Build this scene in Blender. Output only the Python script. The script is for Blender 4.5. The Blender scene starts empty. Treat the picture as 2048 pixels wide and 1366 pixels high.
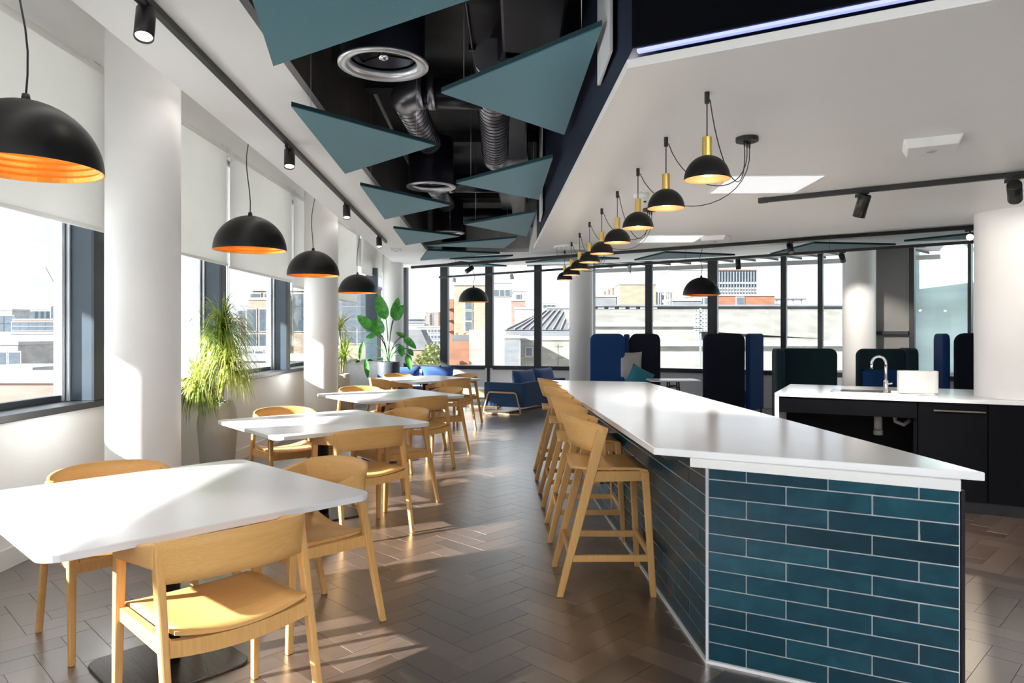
import bpy, bmesh, math, random
from mathutils import Vector, Matrix
random.seed(7)
PI = math.pi
R = math.radians
S = bpy.context.scene
COL = S.collection

# ------------------------------------------------------------------ camera, sky, sun, exposure
EYE = 1.42
cam_d = bpy.data.cameras.new('camera')
cam_d.sensor_width = 36.0
cam_d.lens = 36.0 * 1428.0 / 2048.0
cam_d.shift_y = -16.0 / 2048.0
cam_d.clip_start = 0.05
cam_d.clip_end = 9000
cam = bpy.data.objects.new('camera', cam_d)
cam.location = (0, 0, EYE)
cam.rotation_euler = (R(90), 0, 0)
COL.objects.link(cam)
S.camera = cam

S.view_settings.view_transform = 'Standard'
S.view_settings.look = 'None'
S.view_settings.gamma = 1.0
S.view_settings.use_curve_mapping = False
S.view_settings.exposure = 2.36
S.cycles.use_denoising = True
S.cycles.max_bounces = 9
S.cycles.diffuse_bounces = 5
S.cycles.glossy_bounces = 4
S.cycles.transmission_bounces = 4
S.cycles.transparent_max_bounces = 12
S.cycles.sample_clamp_indirect = 6.0
S.cycles.caustics_reflective = True
S.cycles.caustics_refractive = False

world = bpy.data.worlds.new('sky')
S.world = world
world.use_nodes = True
nt = world.node_tree
nt.nodes.clear()
wo = nt.nodes.new('ShaderNodeOutputWorld')
bg = nt.nodes.new('ShaderNodeBackground')
tc = nt.nodes.new('ShaderNodeTexCoord')
sep = nt.nodes.new('ShaderNodeSeparateXYZ')
nt.links.new(tc.outputs['Generated'], sep.inputs[0])
ramp = nt.nodes.new('ShaderNodeValToRGB')
ramp.color_ramp.elements[0].position = 0.0
ramp.color_ramp.elements[0].color = (0.50, 0.56, 0.66, 1)
ramp.color_ramp.elements[1].position = 0.6
ramp.color_ramp.elements[1].color = (0.40, 0.50, 0.70, 1)
nt.links.new(sep.outputs['Z'], ramp.inputs[0])
mp = nt.nodes.new('ShaderNodeMapping')
mp.inputs['Scale'].default_value = (1.4, 1.4, 4.5)
nt.links.new(tc.outputs['Generated'], mp.inputs[0])
noi = nt.nodes.new('ShaderNodeTexNoise')
noi.inputs['Scale'].default_value = 3.2
noi.inputs['Detail'].default_value = 7
noi.inputs['Roughness'].default_value = 0.55
nt.links.new(mp.outputs[0], noi.inputs[0])
cr = nt.nodes.new('ShaderNodeValToRGB')
cr.color_ramp.elements[0].position = 0.40
cr.color_ramp.elements[1].position = 0.66
nt.links.new(noi.outputs['Fac'], cr.inputs[0])
mixc = nt.nodes.new('ShaderNodeMix')
mixc.data_type = 'RGBA'
nt.links.new(cr.outputs[0], mixc.inputs[0])
nt.links.new(ramp.outputs[0], mixc.inputs[6])
mixc.inputs[7].default_value = (1.0, 1.0, 1.0, 1)
nt.links.new(mixc.outputs[2], bg.inputs[0])
bg.inputs[1].default_value = 0.44
nt.links.new(bg.outputs[0], wo.inputs[0])

sun_d = bpy.data.lights.new('sun', 'SUN')
sun_d.energy = 5.8
sun_d.angle = R(0.8)
sun_d.color = (1.0, 0.98, 0.955)
sun = bpy.data.objects.new('sun', sun_d)
sun.rotation_euler = Vector((1.0, 0.5, -0.5)).to_track_quat('-Z', 'Y').to_euler()
sun.location = (-30, -20, 25)
COL.objects.link(sun)

# ------------------------------------------------------------------ materials
def mat(name, col, rough=0.5, metal=0.0, emit=None, estr=0.0, coat=0.0, spec=0.5, sheen=0.0, trans=0.0):
    m = bpy.data.materials.new(name)
    m.use_nodes = True
    b = m.node_tree.nodes['Principled BSDF']
    b.inputs['Base Color'].default_value = (*col, 1)
    b.inputs['Roughness'].default_value = rough
    b.inputs['Metallic'].default_value = metal
    b.inputs['Specular IOR Level'].default_value = spec
    b.inputs['Coat Weight'].default_value = coat
    b.inputs['Coat Roughness'].default_value = 0.12
    b.inputs['Sheen Weight'].default_value = sheen
    if emit:
        b.inputs['Emission Color'].default_value = (*emit, 1)
        b.inputs['Emission Strength'].default_value = estr
    return m

def N(m, kind):
    return m.node_tree.nodes.new(kind)

def L(m, a, b):
    m.node_tree.links.new(a, b)

def vary(m, c0, c1, scale=(8, 8, 8), nscale=1.0, detail=4, coord='Object', bump=0.0, rough=None, lo=0.35, hi=0.65, bdist=0.002):
    """colour varies between c0 and c1 by noise; optional fine relief"""
    b = m.node_tree.nodes['Principled BSDF']
    t = N(m, 'ShaderNodeTexCoord')
    mpn = N(m, 'ShaderNodeMapping')
    mpn.inputs['Scale'].default_value = scale
    L(m, t.outputs[coord], mpn.inputs[0])
    n = N(m, 'ShaderNodeTexNoise')
    n.inputs['Scale'].default_value = nscale
    n.inputs['Detail'].default_value = detail
    L(m, mpn.outputs[0], n.inputs[0])
    r = N(m, 'ShaderNodeValToRGB')
    r.color_ramp.elements[0].position = lo
    r.color_ramp.elements[0].color = (*c0, 1)
    r.color_ramp.elements[1].position = hi
    r.color_ramp.elements[1].color = (*c1, 1)
    L(m, n.outputs['Fac'], r.inputs[0])
    L(m, r.outputs[0], b.inputs['Base Color'])
    if bump:
        bp = N(m, 'ShaderNodeBump')
        bp.inputs['Strength'].default_value = bump
        bp.inputs['Distance'].default_value = bdist
        L(m, n.outputs['Fac'], bp.inputs['Height'])
        L(m, bp.outputs[0], b.inputs['Normal'])
    return m

M = {}
M['white'] = vary(mat('white_paint', (.8, .79, .77), .6), (.80, .80, .79), (.83, .83, .82), (1, 1, 1), 2.0)
M['column'] = vary(mat('column_paint', (.82, .81, .8), .45), (.81, .80, .785), (.84, .83, .82), (1, 1, 1), 2.0)
M['ceil'] = vary(mat('ceiling_paint', (.87, .865, .855), .7), (.865, .86, .845), (.885, .88, .87), (1, 1, 1), 1.5)
M['soffit'] = vary(mat('soffit_paint', (.8, .79, .77), .42), (.83, .82, .805), (.85, .84, .825), (1, 1, 1), 1.5)
M['navy'] = vary(mat('navy_paint', (.008, .014, .035), .5, spec=.2), (.008, .013, .032), (.010, .017, .042), (1, 1, 1), 3)
M['black_paint'] = vary(mat('black_paint', (.01, .01, .012), .55), (.008, .008, .011), (.014, .014, .018), (1, 1, 1), 3)
M['navy_in_shade'] = vary(mat('shaded_navy', (.003, .003, .005), .7, spec=.05), (.0022, .0024, .004), (.0035, .0037, .0055), (1, 1, 1), 3)
M['concrete'] = vary(mat('painted_concrete', (.03, .03, .035), .5), (.014, .016, .022), (.042, .045, .055), (1.3, 1.3, 1.3), 2.5, 8, bump=.5, bdist=.01)
M['duct'] = vary(mat('duct_metal', (.36, .36, .40), .34, .9), (.30, .30, .34), (.44, .44, .48), (2, 2, 2), 2, 4)
M['duct_dark'] = vary(mat('duct_black', (.012, .013, .02), .33, .3), (.009, .010, .018), (.016, .018, .030), (2, 2, 2), 2, 4)
M['felt'] = vary(mat('teal_felt', (.07, .17, .2), .95, sheen=.2), (.036, .150, .195), (.055, .19, .24), (40, 40, 40), 4, 3, bump=.25)
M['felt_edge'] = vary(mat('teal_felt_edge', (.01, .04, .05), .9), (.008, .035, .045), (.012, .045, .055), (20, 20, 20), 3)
M['frame'] = vary(mat('window_frame', (.022, .026, .032), .4), (.020, .024, .030), (.026, .030, .036), (2, 2, 2), 2)
M['fin'] = vary(mat('fin_paint', (.045, .066, .088), .38), (.042, .062, .083), (.049, .071, .094), (2, 2, 2), 2)
M['alu'] = vary(mat('aluminium', (.6, .62, .64), .3, .8), (.55, .57, .6), (.65, .67, .7), (2, 2, 2), 2)
M['blind'] = vary(mat('blind_fabric', (.70, .69, .66), .8), (.80, .795, .77), (.83, .825, .80), (1, 1, 1), 1.5)
def translucent(m, k):
    b = m.node_tree.nodes['Principled BSDF']
    tr = N(m, 'ShaderNodeBsdfTranslucent')
    L(m, b.inputs['Base Color'].links[0].from_socket, tr.inputs[0])
    mx = N(m, 'ShaderNodeMixShader'); mx.inputs[0].default_value = k
    L(m, b.outputs[0], mx.inputs[1]); L(m, tr.outputs[0], mx.inputs[2])
    L(m, mx.outputs[0], m.node_tree.nodes['Material Output'].inputs[0])
translucent(M['blind'], .45)
M['blind_bar'] = vary(mat('blind_bar', (.8, .8, .78), .5), (.78, .78, .76), (.82, .82, .8), (2, 2, 2), 2)
M['black'] = vary(mat('black_metal', (.012, .012, .012), .42), (.010, .010, .010), (.016, .015, .015), (6, 6, 6), 2)
M['black_lamp'] = vary(mat('black_lamp_enamel', (.006, .006, .006), .42, spec=.35), (.005, .005, .005), (.007, .007, .007), (6, 6, 6), 2)
M['gold'] = vary(mat('gold_lining', (.95, .40, .06), .38, .55, emit=(1, .32, .02), estr=.0), (.92, .36, .05), (1.0, .46, .08), (3, 3, 3), 2)
M['copper'] = vary(mat('copper_lining', (.3, .13, .05), .6, .2), (.30, .125, .045), (.36, .155, .058), (8, 8, 8), 2)
M['brass'] = vary(mat('brass', (.75, .5, .14), .3, .95), (.68, .45, .12), (.8, .55, .17), (30, 30, 2), 2)
M['bulb'] = mat('warm_bulb', (1, .9, .7), .3, emit=(1, .62, .26), estr=.9)
M['spot_on'] = mat('lit_lens', (1, 1, 1), .3, emit=(1, .86, .70), estr=6)
M['spot_off'] = vary(mat('clear_lens', (.5, .5, .5), .2), (.45, .45, .45), (.55, .55, .55), (5, 5, 5), 2)
M['plastic'] = vary(mat('white_plastic', (.82, .82, .8), .4), (.8, .8, .785), (.84, .84, .82), (5, 5, 5), 2)
M['led_panel'] = mat('led_panel_diffuser', (.9, .9, .9), .25, emit=(.93, .96, 1.0), estr=.11)
M['fill_light'] = mat('fill_diffuser', (.9, .9, .9), .3, emit=(.96, .98, 1.0), estr=6)
M['led_blue'] = mat('blue_led_strip', (.5, .5, .9), .4, emit=(.36, .42, 1.0), estr=.22)
M['recess_fill'] = mat('added_recess_light', (.9, .9, .9), .4, emit=(1.0, .96, .90), estr=1.2)
M['led_white'] = mat('white_led_strip', (.9, .9, .9), .4, emit=(1.0, .90, .95), estr=1.5)
M['tabletop'] = vary(mat('white_laminate', (.80, .80, .80), .28), (.68, .685, .705), (.70, .705, .725), (3, 3, 3), 2)
M['steel'] = vary(mat('brushed_steel', (.13, .13, .13), .38, .9), (.11, .11, .108), (.15, .15, .148), (60, 3, 3), 2)
M['chrome'] = vary(mat('chrome', (.8, .8, .82), .08, 1.0), (.78, .78, .8), (.83, .83, .85), (5, 5, 5), 2)
M['sink'] = vary(mat('sink_steel', (.62, .62, .62), .22, 1.0), (.58, .58, .58), (.66, .66, .66), (40, 4, 4), 2)
M['quartz'] = vary(mat('white_quartz', (.78, .78, .77), .16), (.85, .855, .865), (.885, .89, .90), (1.2, 1.2, 1.2), 2.2, 8)
M['apron'] = vary(mat('white_edge', (.8, .8, .79), .4), (.78, .78, .77), (.81, .81, .8), (3, 3, 3), 2)
M['grout'] = vary(mat('pale_grout', (.62, .63, .62), .8), (.70, .71, .71), (.78, .79, .785), (20, 20, 20), 2)
M['cab'] = vary(mat('black_cabinet', (.006, .007, .009), .55, spec=.08), (.0025, .003, .0042), (.0035, .004, .0056), (3, 3, 3), 2)
M['bronze'] = vary(mat('bronze_handle', (.16, .12, .09), .35, .8), (.14, .105, .08), (.18, .135, .1), (3, 40, 3), 2)
M['pot_white'] = vary(mat('stone_planter', (.42, .41, .39), .5), (.40, .39, .37), (.44, .43, .41), (3, 3, 3), 2)
M['pot_grey'] = vary(mat('slate_planter', (.05, .06, .075), .55), (.045, .055, .07), (.055, .066, .08), (3, 3, 3), 2)
M['soil'] = vary(mat('soil', (.05, .035, .025), .95), (.03, .02, .015), (.07, .05, .035), (40, 40, 40), 2, bump=.6)
M['bark'] = vary(mat('plant_stem', (.32, .24, .13), .8), (.24, .17, .09), (.40, .30, .17), (20, 20, 60), 2, bump=.4)
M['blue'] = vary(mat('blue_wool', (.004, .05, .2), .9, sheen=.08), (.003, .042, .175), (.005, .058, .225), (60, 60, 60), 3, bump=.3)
M['blue_soft'] = vary(mat('blue_cushion', (.035, .10, .30), .9, sheen=.35), (.03, .085, .27), (.04, .115, .33), (60, 60, 60), 3, bump=.3)
M['sofa_blue'] = vary(mat('sofa_blue_wool', (.012, .05, .14), .9, sheen=.2), (.010, .042, .12), (.015, .06, .165), (60, 60, 60), 3, bump=.3)
M['navy_wool'] = vary(mat('navy_wool', (.003, .006, .022), .9), (.0025, .005, .019), (.0038, .0075, .027), (60, 60, 60), 3, bump=.3)
M['teal_wool'] = vary(mat('teal_wool', (.005, .032, .042), .9, sheen=.1), (.004, .027, .036), (.0065, .039, .050), (60, 60, 60), 3, bump=.3)
M['teal_cushion'] = vary(mat('teal_cushion', (.02, .2, .27), .85, sheen=.3), (.015, .17, .24), (.025, .23, .30), (60, 60, 60), 3)
M['grey_cushion'] = vary(mat('pale_grey_cushion', (.5, .5, .5), .9), (.46, .46, .46), (.55, .55, .55), (60, 60, 60), 3)
M['grey_wall'] = vary(mat('grey_wall_panel', (.34, .33, .315), .6), (.32, .31, .30), (.36, .35, .335), (1, 1, 1), 2)
M['pale_grey'] = vary(mat('pale_grey_panel', (.66, .67, .69), .5), (.64, .65, .67), (.68, .69, .71), (1, 1, 1), 2)
M['pipe'] = vary(mat('white_pipe', (.55, .53, .5), .4), (.22, .21, .20), (.26, .25, .24), (5, 5, 5), 2)

def oak(name, c0, c1, axis):
    m = mat(name, c0, .48, spec=.35)
    b = m.node_tree.nodes['Principled BSDF']
    t = N(m, 'ShaderNodeTexCoord')
    mpn = N(m, 'ShaderNodeMapping')
    mpn.inputs['Scale'].default_value = axis
    L(m, t.outputs['Object'], mpn.inputs[0])
    n = N(m, 'ShaderNodeTexNoise')
    n.inputs['Scale'].default_value = 1.0
    n.inputs['Detail'].default_value = 6
    n.inputs['Roughness'].default_value = .6
    L(m, mpn.outputs[0], n.inputs[0])
    r = N(m, 'ShaderNodeValToRGB')
    r.color_ramp.elements[0].position = .3
    r.color_ramp.elements[0].color = (*c0, 1)
    r.color_ramp.elements[1].position = .7
    r.color_ramp.elements[1].color = (*c1, 1)
    L(m, n.outputs['Fac'], r.inputs[0])
    L(m, r.outputs[0], b.inputs['Base Color'])
    return m
M['oak'] = oak('oak_legs', (.56, .305, .10), (.66, .38, .138), (120, 120, 7))
M['oak_ply'] = oak('oak_veneer', (.61, .335, .108), (.70, .405, .145), (4, 110, 190))
M['oak_pale'] = oak('pale_ash', (.62, .41, .19), (.72, .5, .26), (60, 60, 5))

def leaf_mat(name, c0, c1):
    m = mat(name, c0, .45)
    vary(m, c0, c1, (9, 9, 9), 2, 3)
    b = m.node_tree.nodes['Principled BSDF']
    tr = N(m, 'ShaderNodeBsdfTranslucent')
    src = b.inputs['Base Color'].links[0].from_socket
    L(m, src, tr.inputs[0])
    mx = N(m, 'ShaderNodeMixShader')
    mx.inputs[0].default_value = .4
    out = m.node_tree.nodes['Material Output']
    L(m, b.outputs[0], mx.inputs[1])
    L(m, tr.outputs[0], mx.inputs[2])
    L(m, mx.outputs[0], out.inputs[0])
    return m
M['leaf_lime'] = leaf_mat('lime_blades', (.26, .36, .04), (.66, .66, .22))
M['leaf_dark'] = leaf_mat('green_blades', (.08, .19, .02), (.42, .50, .11))
M['leaf_big'] = leaf_mat('glossy_green_leaf', (.035, .19, .03), (.09, .36, .05))

def glass_mat():
    m = bpy.data.materials.new('window_glass')
    m.use_nodes = True
    t = m.node_tree
    t.nodes.clear()
    out = t.nodes.new('ShaderNodeOutputMaterial')
    tr = t.nodes.new('ShaderNodeBsdfTransparent')
    tr.inputs[0].default_value = (.97, .985, .98, 1)
    gl = t.nodes.new('ShaderNodeBsdfGlossy')
    gl.inputs['Roughness'].default_value = .02
    lw = t.nodes.new('ShaderNodeLayerWeight')
    pw = t.nodes.new('ShaderNodeMath'); pw.operation = 'POWER'; pw.inputs[1].default_value = 5.0
    t.links.new(lw.outputs['Facing'], pw.inputs[0])
    fr = t.nodes.new('ShaderNodeMath'); fr.operation = 'MULTIPLY_ADD'
    fr.inputs[1].default_value = .8; fr.inputs[2].default_value = .02
    t.links.new(pw.outputs[0], fr.inputs[0])
    mx = t.nodes.new('ShaderNodeMixShader')
    t.links.new(fr.outputs[0], mx.inputs[0])
    t.links.new(tr.outputs[0], mx.inputs[1])
    t.links.new(gl.outputs[0], mx.inputs[2])
    t.links.new(mx.outputs[0], out.inputs[0])
    return m
M['glass'] = glass_mat()

def tone_mat(name, ramp_cols, grain, rough, rough_var=0.0, bump=0.0, coat=0.0, cloudy=None):
    """wood plank / glazed tile: per-piece tone from the mesh attribute 'tone', grain along UV"""
    m = mat(name, ramp_cols[0], rough, coat=coat)
    b = m.node_tree.nodes['Principled BSDF']
    a = N(m, 'ShaderNodeAttribute')
    a.attribute_name = 'tone'
    uv = N(m, 'ShaderNodeUVMap')
    uv.uv_map = 'UVMap'
    mpn = N(m, 'ShaderNodeMapping')
    mpn.inputs['Scale'].default_value = grain
    L(m, uv.outputs[0], mpn.inputs[0])
    n = N(m, 'ShaderNodeTexNoise')
    n.inputs['Scale'].default_value = 1.0
    n.inputs['Detail'].default_value = 7
    n.inputs['Roughness'].default_value = .62
    n.inputs['Distortion'].default_value = .6
    L(m, mpn.outputs[0], n.inputs[0])
    mul = N(m, 'ShaderNodeMath'); mul.operation = 'MULTIPLY_ADD'
    L(m, n.outputs['Fac'], mul.inputs[0])
    mul.inputs[1].default_value = .9
    add = N(m, 'ShaderNodeMath'); add.operation = 'MULTIPLY_ADD'
    L(m, a.outputs['Fac'], add.inputs[0])
    add.inputs[1].default_value = .55
    add.inputs[2].default_value = -.22
    L(m, add.outputs[0], mul.inputs[2])
    r = N(m, 'ShaderNodeValToRGB')
    r.color_ramp.elements[0].position = .05
    r.color_ramp.elements[0].color = (*ramp_cols[0], 1)
    r.color_ramp.elements[1].position = .95
    r.color_ramp.elements[1].color = (*ramp_cols[-1], 1)
    for k, c in enumerate(ramp_cols[1:-1]):
        e = r.color_ramp.elements.new((k + 1) / (len(ramp_cols) - 1))
        e.color = (*c, 1)
    L(m, mul.outputs[0], r.inputs[0])
    L(m, r.outputs[0], b.inputs['Base Color'])
    if rough_var:
        rr = N(m, 'ShaderNodeMath'); rr.operation = 'MULTIPLY_ADD'
        L(m, n.outputs['Fac'], rr.inputs[0])
        rr.inputs[1].default_value = rough_var
        rr.inputs[2].default_value = rough - rough_var * .5
        L(m, rr.outputs[0], b.inputs['Roughness'])
    if bump:
        bp = N(m, 'ShaderNodeBump')
        bp.inputs['Strength'].default_value = bump
        bp.inputs['Distance'].default_value = .002
        L(m, n.outputs['Fac'], bp.inputs['Height'])
        L(m, bp.outputs[0], b.inputs['Normal'])
    return m
M['plank'] = tone_mat('floor_oak', [(.032, .019, .013), (.074, .047, .033), (.135, .093, .069)], (3, 46, 1), .38, .14, .12, coat=1.0)
M['plank'].node_tree.nodes['Principled BSDF'].inputs['Coat IOR'].default_value = 2.6
M['plank'].node_tree.nodes['Principled BSDF'].inputs['Coat Roughness'].default_value = .30
M['tile'] = tone_mat('teal_glaze', [(.0012, .018, .031), (.003, .040, .064), (.010, .078, .112)], (9, 12, 1), .24, .10, .7)
M['tile'].node_tree.nodes['Principled BSDF'].inputs['Specular IOR Level'].default_value = .30

# ------------------------------------------------------------------ mesh builder
class MB:
    def __init__(s):
        s.v = []; s.f = []; s.sm = []

    def add(s, vs, fs, smooth=False):
        o = len(s.v)
        s.v += [tuple(p) for p in vs]
        for f in fs:
            s.f.append(tuple(o + i for i in f)); s.sm.append(smooth)
        return s

    def box(s, x0, x1, y0, y1, z0, z1, mx=None):
        vs = [Vector(p) for p in ((x0, y0, z0), (x1, y0, z0), (x1, y1, z0), (x0, y1, z0), (x0, y0, z1), (x1, y0, z1), (x1, y1, z1), (x0, y1, z1))]
        if mx: vs = [mx @ p for p in vs]
        return s.add(vs, [(3, 2, 1, 0), (4, 5, 6, 7), (0, 1, 5, 4), (1, 2, 6, 5), (2, 3, 7, 6), (3, 0, 4, 7)])

    def prism(s, poly, z0, z1):
        n = len(poly)
        a = sum(poly[i][0] * poly[(i + 1) % n][1] - poly[(i + 1) % n][0] * poly[i][1] for i in range(n))
        if a < 0: poly = poly[::-1]
        vs = [(x, y, z0) for x, y in poly] + [(x, y, z1) for x, y in poly]
        fs = [tuple(range(n - 1, -1, -1)), tuple(range(n, 2 * n))]
        fs += [(i, (i + 1) % n, n + (i + 1) % n, n + i) for i in range(n)]
        return s.add(vs, fs)

    def hexa(s, b, t):
        """b, t: four corner points each (ccw seen from above)"""
        return s.add(list(b) + list(t), [(3, 2, 1, 0), (4, 5, 6, 7), (0, 1, 5, 4), (1, 2, 6, 5), (2, 3, 7, 6), (3, 0, 4, 7)])

    def limb(s, p0, p1, w0, d0, w1=None, d1=None):
        """square timber between two points, cut level at both ends"""
        w1 = w1 or w0; d1 = d1 or d0
        q = lambda p, w, d: [(p[0] - w / 2, p[1] - d / 2, p[2]), (p[0] + w / 2, p[1] - d / 2, p[2]), (p[0] + w / 2, p[1] + d / 2, p[2]), (p[0] - w / 2, p[1] + d / 2, p[2])]
        return s.hexa(q(p0, w0, d0), q(p1, w1, d1))

    def beam(s, p0, p1, w, h):
        """bar from p0 to p1, w across (horizontal), h tall"""
        a = Vector(p0); b = Vector(p1)
        t = (b - a).normalized()
        up = Vector((0, 0, 1))
        if abs(t.z) > .98: up = Vector((0, 1, 0))
        x = t.cross(up).normalized(); y = x.cross(t).normalized()
        vs = []
        for p in (a, b):
            for sx, sy in ((-1, -1), (1, -1), (1, 1), (-1, 1)):
                vs.append(p + x * (sx * w / 2) + y * (sy * h / 2))
        return s.add(vs, [(0, 1, 2, 3), (7, 6, 5, 4), (4, 5, 1, 0), (5, 6, 2, 1), (6, 7, 3, 2), (7, 4, 0, 3)])

    def tube(s, pts, r, seg=8, caps=True, closed=False, radii=None):
        pts = [Vector(p) for p in pts]
        n = len(pts)
        o = len(s.v)
        ref = None
        for i, p in enumerate(pts):
            if closed: t = (pts[(i + 1) % n] - pts[i - 1]).normalized()
            else: t = (pts[min(i + 1, n - 1)] - pts[max(i - 1, 0)]).normalized()
            if ref is None:
                ref = Vector((0, 0, 1)) if abs(t.z) < .9 else Vector((1, 0, 0))
            x = ref - t * ref.dot(t)
            if x.length < 1e-6: x = t.orthogonal()
            x.normalize(); ref = x
            y = t.cross(x)
            rr = radii[i] if radii else r
            for k in range(seg):
                a = 2 * PI * k / seg
                s.v.append(tuple(p + x * (math.cos(a) * rr) + y * (math.sin(a) * rr)))
        m = n if closed else n - 1
        for i in range(m):
            for k in range(seg):
                a = o + i * seg + k; b = o + i * seg + (k + 1) % seg
                j = (i + 1) % n
                c = o + j * seg + (k + 1) % seg; d = o + j * seg + k
                s.f.append((a, b, c, d)); s.sm.append(True)
        if caps and not closed:
            s.f.append(tuple(o + k for k in range(seg - 1, -1, -1))); s.sm.append(False)
            s.f.append(tuple(o + (n - 1) * seg + k for k in range(seg))); s.sm.append(False)
        return s

    def lathe(s, prof, seg=32, c=(0, 0), smooth=True, closed=False):
        """prof: list of (r, z); r = 0 collapses to a point"""
        o = len(s.v)
        rows = []
        for r, z in prof:
            if r < 1e-6:
                rows.append([len(s.v)]); s.v.append((c[0], c[1], z))
            else:
                rows.append(list(range(len(s.v), len(s.v) + seg)))
                for k in range(seg):
                    a = 2 * PI * k / seg
                    s.v.append((c[0] + r * math.cos(a), c[1] + r * math.sin(a), z))
        prs = list(zip(rows, rows[1:]))
        if closed: prs.append((rows[-1], rows[0]))
        for A, B in prs:
            for k in range(seg):
                k2 = (k + 1) % seg
                if len(A) == 1 and len(B) == 1: continue
                if len(A) == 1: s.f.append((A[0], B[k2], B[k]))
                elif len(B) == 1: s.f.append((A[k], A[k2], B[0]))
                else: s.f.append((A[k], A[k2], B[k2], B[k]))
                s.sm.append(smooth)
        return s

    def grid(s, pts, nu, nv, smooth=True):
        """pts row-major nv rows of nu"""
        fs = [(j * nu + i, j * nu + i + 1, (j + 1) * nu + i + 1, (j + 1) * nu + i) for j in range(nv - 1) for i in range(nu - 1)]
        return s.add(pts, fs, smooth)

    def build(s, name, m, parent=None, loc=None, rz=0, bevel=0, bseg=2, fix=True):
        me = bpy.data.meshes.new(name)
        me.from_pydata(s.v, [], s.f)
        me.polygons.foreach_set('use_smooth', s.sm)
        if fix:
            bm = bmesh.new(); bm.from_mesh(me)
            bmesh.ops.recalc_face_normals(bm, faces=bm.faces)
            bm.to_mesh(me); bm.free()
        if m is not None: me.materials.append(m)
        me.update()
        o = bpy.data.objects.new(name, me)
        COL.objects.link(o)
        if parent is not None: o.parent = parent
        if loc is not None: o.location = loc
        if rz: o.rotation_euler = (0, 0, rz)
        if bevel:
            b = o.modifiers.new('edge', 'BEVEL')
            b.width = bevel; b.segments = bseg; b.limit_method = 'ANGLE'; b.angle_limit = R(40)
        return o

def thing(name, label, cat, loc=(0, 0, 0), rz=0, group=None):
    o = bpy.data.objects.new(name, None)
    o.empty_display_size = .1
    COL.objects.link(o)
    o.location = loc; o.rotation_euler = (0, 0, rz)
    o['label'] = label; o['category'] = cat
    if group: o['group'] = group
    return o

def tag(o, label, cat, group=None, kind=None):
    o['label'] = label; o['category'] = cat
    if group: o['group'] = group
    if kind: o['kind'] = kind
    return o

def struct(o, label=None):
    o['kind'] = 'structure'
    if label: o['label'] = label
    return o

def copy_tree(o, label=None, group=None, loc=None, rz=None, parent=None):
    c = o.copy(); COL.objects.link(c)
    if parent is not None: c.parent = parent
    if label: c['label'] = label
    if group: c['group'] = group
    if loc is not None: c.location = loc
    if rz is not None: c.rotation_euler = (0, 0, rz)
    for ch in list(o.children): copy_tree(ch, parent=c)
    return c

def lamp(name, kind, energy, col, loc, parent=None, target=None, size=.05, angle=60, blend=.5):
    d = bpy.data.lights.new(name, kind)
    d.energy = energy; d.color = col
    if kind in ('POINT', 'SPOT'): d.shadow_soft_size = size
    if kind == 'SPOT':
        d.spot_size = R(angle); d.spot_blend = blend
    if kind == 'AREA': d.size = size
    o = bpy.data.objects.new(name, d)
    COL.objects.link(o)
    o.location = loc
    if target is not None:
        o.rotation_euler = (Vector(target) - Vector(loc)).to_track_quat('-Z', 'Y').to_euler()
    if parent is not None: o.parent = parent
    return o

def arc(c, r, a0, a1, n):
    return [(c[0] + r * math.cos(a0 + (a1 - a0) * i / n), c[1] + r * math.sin(a0 + (a1 - a0) * i / n)) for i in range(n + 1)]

def rrect(x0, x1, y0, y1, r, n=5):
    p = []
    for cx, cy, a in ((x1 - r, y0 + r, -90), (x1 - r, y1 - r, 0), (x0 + r, y1 - r, 90), (x0 + r, y0 + r, 180)):
        p += arc((cx, cy), r, R(a), R(a + 90), n)
    return p

def bez(p0, p1, p2, p3, n=12):
    p0, p1, p2, p3 = map(Vector, (p0, p1, p2, p3))
    return [p0 * (1 - t) ** 3 + p1 * 3 * t * (1 - t) ** 2 + p2 * 3 * t * t * (1 - t) + p3 * t ** 3 for t in [i / n for i in range(n + 1)]]

# ------------------------------------------------------------------ the setting
CEIL = 2.87      # plasterboard raft
SLAB = 3.75      # dark concrete soffit above the open void
SOF = 2.40       # underside of the dropped soffit over the bar
LX = -3.05       # inner face of the left wall
BAYS = [-3.75, -1.5, .75, 3.0, 5.2, 7.47, 9.66, 11.86, 13.75]
FAR = [(-2.7, 16.15), (1.2, 15.3), (3.0, 14.6), (4.7, 13.7), (6.0, 12.9), (7.2, 11.9), (8.3, 10.8)]

def offset_path(path, d):
    out = []
    for i, p in enumerate(path):
        a = Vector(path[max(i - 1, 0)]); b = Vector(path[min(i + 1, len(path) - 1)])
        t = (b - a).normalized()
        n = Vector((-t.y, t.x))
        out.append((p[0] + n.x * d, p[1] + n.y * d))
    return out
FAR_OUT = offset_path(FAR, .22)
FAR_IN = offset_path(FAR, -.38)

# floor: dark bed, planks laid on it
FLOOR = struct(MB().prism([(-3.3, -3.2), (8.5, -3.2), (8.5, 10.9), (7.3, 12.1), (4.7, 13.9), (1.2, 15.5), (-2.7, 16.4), (-3.3, 14)], -.10, -.004).build('floor', M['black_paint']), 'dark herringbone oak floor across the whole room')

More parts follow.
